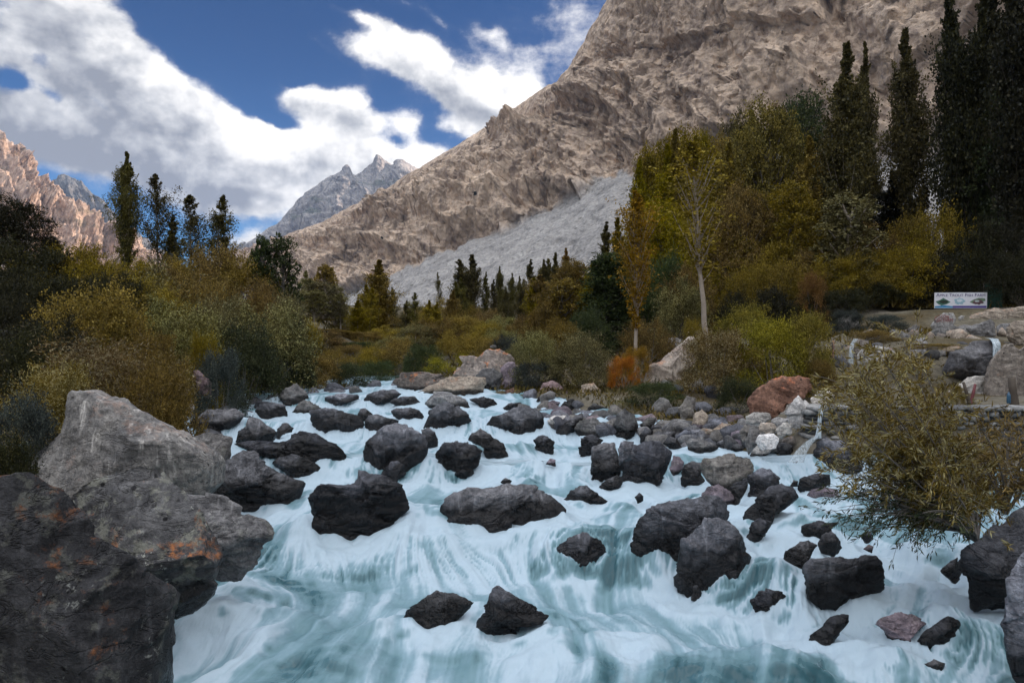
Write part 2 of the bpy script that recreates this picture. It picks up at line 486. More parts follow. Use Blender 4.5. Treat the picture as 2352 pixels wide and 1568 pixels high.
def build_ground():
    t = np.linspace(-10.2, 10.2, 340)
    xs = 0.6 * np.sinh(t)
    ty = np.linspace(-7.0, 10.4, 330)
    ys = 0.55 * np.sinh(ty)
    Xg, Yg = np.meshgrid(xs, ys)
    x, y = Xg.ravel(), Yg.ravel()
    z = ground(x, y)
    p = np.stack([x, y, z], 1)
    bank = smooth(-river_in(x, y), -0.2, 0.8)
    z = z + bank * (0.10 * fbm(p * 0.9, 3, 5) + 0.25 * fbm(p * 0.15, 3, 6)) * np.where(Yg.ravel() > 80, 2.5, 1)
    m = newmat('earth_and_turf')
    co = node('ShaderNodeTexCoord', out=3)
    n1, n2 = noise(co, 0.35, 6), noise(co, 6.0, 8, 0.65)
    c = ramp(n1, [(0.35, (0.075, 0.055, 0.028)), (0.5, (0.10, 0.085, 0.055)), (0.68, (0.165, 0.15, 0.125))])
    c = mixc(1.0, c, ramp(n2, [(0.3, (0.5, 0.5, 0.5)), (0.7, (1.3, 1.3, 1.3))]), 'MULTIPLY')
    finish(m, **{'Base Color': c, 'Roughness': 0.95, 'Specular IOR Level': 0.1, 'bump': (n2, 0.8, 0.08)})
    tag(obj('ground', mesh('ground', np.stack([x, y, z], 1), grid_faces(len(ys), len(xs)), [m])), 'earthy river banks and valley floor', 'ground', kind='structure')


build_ground()

# ------------------------------------------------------------------ mountains
def interp_cols(cols, n):
    """resample control columns (k rows of world points) to n columns with a smooth spline"""
    A = np.array(cols)                       # (c, r, 3)
    c = len(A)
    t = np.linspace(0, c - 1, n)
    i = np.clip(np.floor(t).astype(int), 0, c - 2)
    f = (t - i)[:, None, None]
    g = lambda j: A[np.clip(j, 0, c - 1)]
    p0, p1, p2, p3 = g(i - 1), g(i), g(i + 1), g(i + 2)
    m1, m2 = (p2 - p0) * 0.5, (p3 - p1) * 0.5
    cub = (2 * f**3 - 3 * f**2 + 1) * p1 + (f**3 - 2 * f**2 + f) * m1 + (-2 * f**3 + 3 * f**2) * p2 + (f**3 - f**2) * m2
    lin = p1 * (1 - f) + p2 * f
    return 0.5 * cub + 0.5 * lin


def mountain_mat(name, rock1, rock2, scree1, scree2, k, green=0.0):
    m = newmat(name)
    co = node('ShaderNodeTexCoord', out=3)
    sc = attr('scree')
    n1 = noise(co, 0.010 * k, 8, 0.62, 0.6)
    n2 = noise(co, 0.085 * k, 8, 0.68, 0.2)
    n3 = noise(co, 0.5 * k, 5, 0.6)
    cr = noise(vmap(co, (2.2, 2.2, 0.7), (0.5, -0.55, 0.2)), 0.035 * k, 9, 0.66, 0.5)
    c = ramp(n1, [(0.3, rock1), (0.7, rock2)])
    c = mixc(1.0, c, ramp(cr, [(0.30, (0.5, 0.48, 0.50)), (0.5, (1, 1, 1)), (0.72, (1.35, 1.30, 1.24))]), 'MULTIPLY')
    c = mixc(1.0, c, ramp(n2, [(0.28, (0.5, 0.5, 0.54)), (0.46, (0.95, 0.95, 0.95)), (0.75, (1.22, 1.2, 1.16))]), 'MULTIPLY')
    lines = noise(vmap(co, (1, 1, 2.5), (0.15, 0.62, 0.0)), 0.03 * k, 6, 0.6, 0.4)
    s = ramp(lines, [(0.3, scree1), (0.7, scree2)])
    s = mixc(1.0, s, ramp(n3, [(0.3, (0.66, 0.66, 0.68)), (0.7, (1.22, 1.22, 1.2))]), 'MULTIPLY')
    vo = node('ShaderNodeTexVoronoi', {'Vector': co, 'Scale': 0.085 * k}, out=0)
    s = mixc(sstep(vo, 0.20, 0.10) * sstep(n1, 0.42, 0.6) * 0.75, s, (0.05, 0.052, 0.04))
    c = mixc(sc, c, s)
    if green:
        c = mixc(sstep(noise(vmap(co, (1, 1, 3)), 0.012 * k, 5), 0.57, 0.66) * green, c, (0.055, 0.075, 0.04))
    wv = noise(co, 0.03 * k, 5, 0.6)
    wco = node('ShaderNodeVectorMath', {0: co, 1: node('ShaderNodeCombineXYZ', {0: wv * (26 / k), 1: wv * (14 / k), 2: wv * (34 / k)})}, operation='ADD')
    for sc_, wd, amt in ((0.016, 0.05, 0.75), (0.05, 0.06, 0.5), (0.13, 0.09, 0.3)):
        ve = node('ShaderNodeTexVoronoi', {'Vector': vmap(wco, (1.5, 1.0, 0.42), (0.25, -0.5, 0.3)), 'Scale': sc_ * k}, out=0, feature='DISTANCE_TO_EDGE')
        gate = sstep(noise(co, sc_ * 0.9 * k, 4, 0.6), 0.47, 0.6)
        c = mixc(sstep(ve, wd, 0.0) * gate * (1.0 - sc) * amt, c, tuple(x * 0.22 for x in rock1))
    vb1 = node('ShaderNodeTexVoronoi', {'Vector': vmap(wco, (1.3, 1, .6), (.3, -.5, .2)), 'Scale': 0.055 * k}, out=0)
    vb2 = node('ShaderNodeTexVoronoi', {'Vector': vmap(co, (1.3, 1, .7), (.3, -.4, .2)), 'Scale': 0.17 * k}, out=0)
    # dark tufts of scrub on ledges
    v2 = node('ShaderNodeTexVoronoi', {'Vector': co, 'Scale': 0.04 * k}, out=0)
    c = mixc(sstep(v2 + (n2 - 0.5) * 0.2, 0.13, 0.07) * sstep(n1, 0.5, 0.58), c, (0.025, 0.025, 0.018))
    return finish(m, **{'Base Color': c, 'Roughness': 0.95, 'Specular IOR Level': 0.1, 'bump': (n2 * 0.6 + cr * 0.8 + n3 * 0.3 + vb1 * 1.4 + vb2 * 0.7, 0.85, 5.0 / k)})


def build_mountain(name, label, cols, nc, rows, mat, amp, freq, scree_rows, seed, back, amp_ridge=0.15, drop=40):
    """cols: control columns base / scree top / ridge; rows: (rows base-scree, rows scree-ridge)"""
    C = interp_cols(cols, nc)
    r1, r2 = rows
    t1 = np.linspace(0, 1, r1)[:, None, None]
    t2 = np.linspace(0, 1, r2 + 1)[1:, None, None]
    b, s, t = C[:, 0][None], C[:, 1][None], C[:, 2][None]
    low = b + (s - b) * t1
    sag = s + (t - s) * t2 + np.array([0, 0, 1.0]) * (np.sin(t2 * np.pi) * amp * 0.15)
    Pm = np.concatenate([low, sag], 0)                      # rows, cols, 3
    nr = len(Pm)
    flat = Pm.reshape(-1, 3)
    du = np.gradient(Pm, axis=1)
    dv = np.gradient(Pm, axis=0)
    N = np.cross(du, dv)
    N /= np.linalg.norm(N, axis=2, keepdims=True) + 1e-9
    view = -Pm / np.linalg.norm(Pm, axis=2, keepdims=True)
    N *= np.sign((N * view).sum(2, keepdims=True) + 1e-9)
    R = np.array([[0.80, 0.0, 0.6], [0, 1, 0], [-0.6, 0, 0.80]])
    wv = np.stack([fbm(flat * freq * 1.1, 4, seed + 5), fbm(flat * freq * 1.1, 4, seed + 6), fbm(flat * freq * 1.1, 4, seed + 7)], 1)
    q = flat @ R.T * np.array([1.7, 1.5, 0.5]) * freq + 0.10 * wv
    ci, ri = np.meshgrid(np.arange(nc), np.arange(nr))
    sp = np.stack([ci.ravel() * 9.0 / nc + ri.ravel() * 2.2 / nr, ri.ravel() * 1.6 / nr, 0 * ci.ravel() + seed], 1)
    d = 0.42 * facet(q * 0.38, seed, .8) + 0.17 * facet(q * 1.15, seed + 4) + 0.085 * facet(q * 3.6 + 5, seed + 1) + 0.045 * facet(q * 9, seed + 2) + 0.03 * facet(q * 21, seed + 3) + 0.95 * fbm(sp, 4, seed, .5, True) - .4
    d += 0.25 * fbm(flat * freq * 0.5, 3, seed + 1)
    rr = np.concatenate([np.linspace(0, 1, r1) * 0, np.linspace(0, 1, r2)])
    jit = (fbm(np.stack([np.arange(nc) * 0.03, np.zeros(nc), np.zeros(nc)], 1), 4, seed + 3) * scree_rows * 1.1)
    k = np.arange(nr)[:, None] + jit[None, :]
    scree = 1 - smooth(k, r1 - 1 - scree_rows * 0.25, r1 - 1 + scree_rows * 0.35)
    ridge_fade = 1 - (1 - amp_ridge) * smooth(np.arange(nr)[:, None], nr - 1 - r2 * 0.35, nr - 1)
    da = d.reshape(nr, nc)
    small = fbm(flat * freq * 6, 3, seed + 4).reshape(nr, nc)
    disp = amp * ((1 - scree) * (da - 0.1) * ridge_fade + scree * (small * 0.11))
    Pm = Pm + N * disp[..., None]
    tb = np.linspace(0, 1, 10)[1:, None, None]
    rp = Pm[-1][None]
    bk = rp + np.array(back)[None, None] * tb
    bk[..., 2] = rp[..., 2] * (1 - tb[..., 0]) - drop * tb[..., 0]
    bt = Pm[0][None] + np.array([0, 0, -drop])
    A = np.concatenate([bt, Pm, bk], 0)
    me = mesh(name, A.reshape(-1, 3), grid_faces(A.shape[0], nc), [mat], False)
    sa = np.concatenate([np.ones((1, nc)), scree, np.zeros((9, nc))], 0)
    fattr(me, 'scree', sa.ravel())
    o = obj(name, me)
    tag(o, label, 'mountain', kind='structure')
    return o


V3 = lambda *a: [np.array(P(*p)) for p in a]
W3 = lambda *a: [np.array(p, float) for p in a]
def near_ridge(cs, f):
    return [[c[0], c[1], c[2] if abs(c[2][1]) < 1 or c[2][1] < 0 else CAM3 + (c[2] - CAM3) * ((c[1][1] + f * (c[2][1] - c[1][1])) / c[2][1])] for c in cs]


CAM3 = np.array([0, 0, CAMZ])
cols = [V3((440, 690, 1900), (480, 640, 1950), (520, 588, 2000)), V3((600, 720, 1150), (600, 640, 1350), (650, 545, 1600)), V3((690, 745, 820), (740, 700, 960), (750, 504, 1500)),
        V3((790, 750, 600), (880, 640, 850), (850, 450, 1450)), V3((900, 750, 480), (1000, 585, 760), (960, 390, 1350)), V3((1050, 750, 400), (1180, 520, 680), (1185, 240, 1150)),
        V3((1200, 750, 350), (1330, 450, 620), (1280, 188, 1060)), V3((1330, 750, 320), (1420, 390, 580), (1335, 105, 1000)), V3((1460, 750, 300), (1520, 392, 540), (1412, -15, 930)),
        V3((1650, 750, 260), (1700, 345, 480), (1560, -260, 880)), V3((1900, 750, 230), (1950, 350, 400), (1900, -620, 780)), V3((2250, 750, 200), (2300, 380, 310), (2400, -900, 640)),
        V3((2900, 750, 160), (3000, 200, 240), (3400, -1400, 460)), W3((190, -20, 5), (300, -20, 110), (700, -50, 720)), W3((190, -400, 5), (300, -400, 110), (700, -400, 720))]
MM = mountain_mat('mountain_rock', (0.37, 0.285, 0.218), (0.66, 0.52, 0.40), (0.232, 0.222, 0.214), (0.42, 0.40, 0.378), 1.0)
build_mountain('mountain', 'huge bare tan crag with a grey scree apron on the right', near_ridge(cols, 0.42), 980, (150, 400), MM, 26, 0.0105, 26, 11, (420, 260, 0))

lm = [V3((-420, 700, 900), (-400, 600, 980), (-330, 250, 1300)), V3((-150, 700, 900), (-150, 600, 1000), (-110, 300, 1400)), V3((0, 700, 920), (0, 600, 1050), (2, 338, 1450)),
      V3((50, 700, 930), (50, 600, 1080), (45, 372, 1450)), V3((110, 700, 950), (110, 610, 1100), (92, 425, 1440)), V3((170, 700, 980), (180, 620, 1150), (160, 462, 1430)),
      V3((240, 700, 1000), (240, 630, 1200), (225, 520, 1430)), V3((300, 705, 1050), (300, 650, 1220), (275, 560, 1420)), V3((380, 715, 1100), (370, 690, 1230), (360, 640, 1400))]
ML = mountain_mat('sunlit_rock', (0.28, 0.20, 0.155), (0.50, 0.385, 0.31), (0.36, 0.29, 0.25), (0.52, 0.43, 0.37), 0.8, 0.5)
build_mountain('mountain', 'sunlit pinkish rocky slope at the left edge', lm, 300, (30, 200), ML, 48, 0.0075, 8, 31, (-300, 350, 0), 0.45)
bm_ = [V3((-60, 720, 2600), (-40, 640, 2700), (30, 520, 2900)), V3((60, 720, 2600), (70, 620, 2700), (100, 425, 2900)), V3((140, 720, 2600), (150, 600, 2700), (150, 405, 2900)),
       V3((200, 720, 2600), (200, 600, 2700), (190, 420, 2900)), V3((270, 720, 2600), (260, 640, 2700), (240, 470, 2900)), V3((350, 720, 2600), (340, 660, 2700), (310, 530, 2900)),
       V3((450, 720, 2600), (440, 690, 2700), (400, 600, 2900))]
MB = mountain_mat('distant_rock', (0.10, 0.105, 0.105), (0.18, 0.175, 0.165), (0.15, 0.15, 0.15), (0.2, 0.2, 0.19), 0.4, 0.6)
build_mountain('mountain', 'dark blue pyramid peak behind the sunlit left slope', bm_, 160, (16, 90), MB, 50, 0.004, 4, 51, (-500, 600, 0), 0.4)
fp = [V3((420, 740, 2600), (440, 690, 2800), (470, 622, 3100)), V3((520, 740, 2600), (530, 660, 2800), (560, 560, 3150)), V3((600, 740, 2600), (620, 620, 2850), (630, 512, 3200)),
      V3((680, 740, 2600), (690, 580, 2850), (700, 440, 3250)), V3((740, 740, 2600), (750, 560, 2850), (778, 398, 3250)), V3((765, 740, 2600), (775, 560, 2850), (796, 381, 3200)),
      V3((790, 740, 2600), (795, 560, 2850), (815, 400, 3250)), V3((830, 740, 2600), (830, 560, 2850), (850, 372, 3250)), V3((850, 740, 2600), (850, 560, 2850), (868, 357, 3200)),
      V3((880, 740, 2600), (880, 560, 2850), (898, 378, 3250)), V3((910, 740, 2600), (910, 560, 2850), (922, 369, 3220)), V3((960, 740, 2600), (960, 560, 2850), (968, 394, 3300)),
      V3((1060, 740, 2600), (1050, 560, 2850), (1070, 440, 3300))]
MF = mountain_mat('far_peak_rock', (0.20, 0.19, 0.185), (0.34, 0.32, 0.30), (0.26, 0.26, 0.26), (0.3, 0.3, 0.29), 0.45, 0.7)
build_mountain('mountain', 'distant hazy blue jagged peak with sunlit streaks', fp, 360, (40, 170), MF, 42, 0.0052, 8, 71, (200, 700, 0), 0.3)

# ------------------------------------------------------------------ rocks
_ico = {}
def ico(n):
    if n not in _ico:
        bm = bmesh.new()
        bmesh.ops.create_icosphere(bm, subdivisions=n, radius=1)
        _ico[n] = (np.array([v.co[:] for v in bm.verts]), np.array([[v.index for v in f.verts] for f in bm.faces]))
        bm.free()
    return _ico[n]


REG = {'A': (0, 900), 'B': (1300, 900), 'C': (2600, 900), 'D': (0, 1731), 'E': (1300, 1731), 'G': (2600, 1731)}
def vp(reg, pts):
    x0, y0 = REG[reg]
    return np.array([(x / 1.568 + x0, y / 1.568 + y0) for x, y in pts]) * (2352 / 4096)


OBST = []          # x, y, rx, ry, top z of the rocks that stand in the water
ROCKS = {}
def rock(reg, label, mat, pts, D=None, thick=0.8, seed=0, name='boulder', planes=(), rough=1.0, group=None, cat='boulder', base=None, dz=0.0, facets=5, sink=0.35, crisp=False):
    rng = np.random.default_rng(seed + 7)
    V = vp(reg, pts)
    w_px, h_px = np.ptp(V[:, 0]), np.ptp(V[:, 1])
    vb, vt = V[:, 1].max(), V[:, 1].min()
    uc = (V[:, 0].min() + V[:, 0].max()) / 2
    if D is None: D = hit(uc, min(base or vb, 1562))
    T = thick * 0.5 * math.sqrt(w_px * h_px) / F * D
    D = D + 0.12 * T
    # let the foot run on below the water line
    V[:, 1] += np.clip((V[:, 1] - (vb - 0.22 * h_px)) / (0.22 * h_px), 0, 1) * sink * h_px
    x = (V[:, 0] - 1176) / F * D
    z = CAMZ - (V[:, 1] - 784) / F * D
    x0, z0 = (x.min() + x.max()) / 2, (z.min() + z.max()) / 2
    px, pz = x - x0, z - z0
    # star-shaped radius by ray casting
    th = np.linspace(-math.pi, math.pi, 361)
    cx, sz = np.cos(th)[:, None], np.sin(th)[:, None]
    ax, az = px[None], pz[None]
    bx, bz = np.roll(px, -1)[None] - ax, np.roll(pz, -1)[None] - az
    den = cx * bz - sz * bx
    den = np.where(np.abs(den) < 1e-9, 1e-9, den)
    tt = (ax * bz - az * bx) / den
    ss = (ax * sz - az * cx) / den
    ok = (tt > 0) & (ss >= -1e-6) & (ss <= 1 + 1e-6)
    r = np.where(ok, tt, 0).max(1)
    r = np.where(r <= 0, np.median(r), r)
    n = 6 if w_px > 170 else 5 if w_px > 45 else 4
    q, fc = ico(n)
    th_v = np.arctan2(q[:, 2], q[:, 0])
    rho = np.sqrt(q[:, 0] ** 2 + q[:, 2] ** 2)
    rad = np.interp(th_v, th, r)
    e = rho ** 0.64
    # unit space: circle (cos, sin) * e in the outline plane, y along the view
    N = np.stack([np.cos(th_v) * e, np.sign(q[:, 1]) * np.abs(q[:, 1]) ** 0.8, np.sin(th_v) * e], 1)
    pl = list(planes)
    if not pl:
        pl = [(rng.uniform(-.25, .35), -rng.uniform(.75, 1.1), 0.8), (-.7, -rng.uniform(.6, 1.1), rng.uniform(-.1, .3)), (.7, -rng.uniform(.6, 1.1), rng.uniform(-.1, .3)),
              (rng.uniform(-.8, -.2), -.7, .6), (rng.uniform(.2, .8), -.8, .5)]
    pl += [(-.5, rng.uniform(.7, 1.1), .75), (.45, rng.uniform(.7, 1.1), .75), (0, 1, .25, .62)]
    for k in range(facets):
        pl.append((rng.normal(), -abs(rng.normal()) * 1.2, rng.normal() * .7))
    for k in range(0 if crisp else 3):
        pl.append((rng.normal(), abs(rng.normal()) + .5, rng.normal() * .6))
    for pn in pl:
        nx, ny, nz = pn[:3]
        l = math.sqrt(nx * nx + ny * ny + nz * nz)
        nx, ny, nz = nx / l, ny / l, nz / l
        d = max((1.0 if crisp else rng.uniform(.86, .98)) * math.hypot(nx, nz), 0.22 if crisp else 0.36)
        if len(pn) > 3: d = pn[3]
        ex = N @ np.array([nx, ny, nz]) - d
        N = N - np.where(ex > 0, ex, 0)[:, None] * np.array([nx, ny, nz]) * 0.97
    sz_m = math.sqrt(np.ptp(x) * np.ptp(z))
    loc = np.stack([N[:, 0] * rad, N[:, 1] * T, N[:, 2] * rad], 1)
    s = loc / sz_m
    rot = rng.uniform(-.5, .5)
    s2 = np.stack([s[:, 0] * math.cos(rot) - s[:, 2] * math.sin(rot), s[:, 1], (s[:, 0] * math.sin(rot) + s[:, 2] * math.cos(rot)) * 2.2], 1)
    dn = 0.008 * fbm(s2 * 1.9 + seed, 3, seed % 40) + 0.007 * fbm(s2 * 5 + seed, 4, 40 + seed % 30, .55, True) + 0.004 * fbm(s2 * 22, 3, 3, .6)
    step = 0.026 * facet(s2 * 1.5 + seed, seed % 60) + 0.009 * facet(s2 * 5.5 + seed, seed % 50) + 0.003 * facet(s2 * 14, seed % 40)
    nrm = q * np.array([1, 1.2, 1])
    loc = loc + nrm * ((dn + step) * rough * sz_m)[:, None]
    zb = loc[:, 2].min() * 0.6
    org = np.array([x0, D, z0 + zb + dz])
    co = loc - np.array([0, 0, zb])
    me = mesh(name, co, fc, [M[mat]])
    wx, wy = co[:, 0] + org[0], co[:, 1] + org[1]
    inw = river_in(wx, wy)
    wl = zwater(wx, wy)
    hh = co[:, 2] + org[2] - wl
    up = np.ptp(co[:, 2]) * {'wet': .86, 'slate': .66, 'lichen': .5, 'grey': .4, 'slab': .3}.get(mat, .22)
    wet_shade = smooth(hh + .22 * up * fbm(co * 2.2 / sz_m ** .5, 4, 9, .6), up * .85, up * .45) * (inw > -0.8)  # splash wetting, carried higher to paint shaded sides and lit tops into the colour
    fattr(me, 'wet', wet_shade)
    o = obj(name, me, loc=org)
    tag(o, label, cat, group)
    if river_in(np.array([x0]), np.array([D]))[0] > -0.3:
        OBST.append((x0, D, np.ptp(x) / 2, T, vt))
    ROCKS.setdefault(label, (o, co, fc, org))
    return o


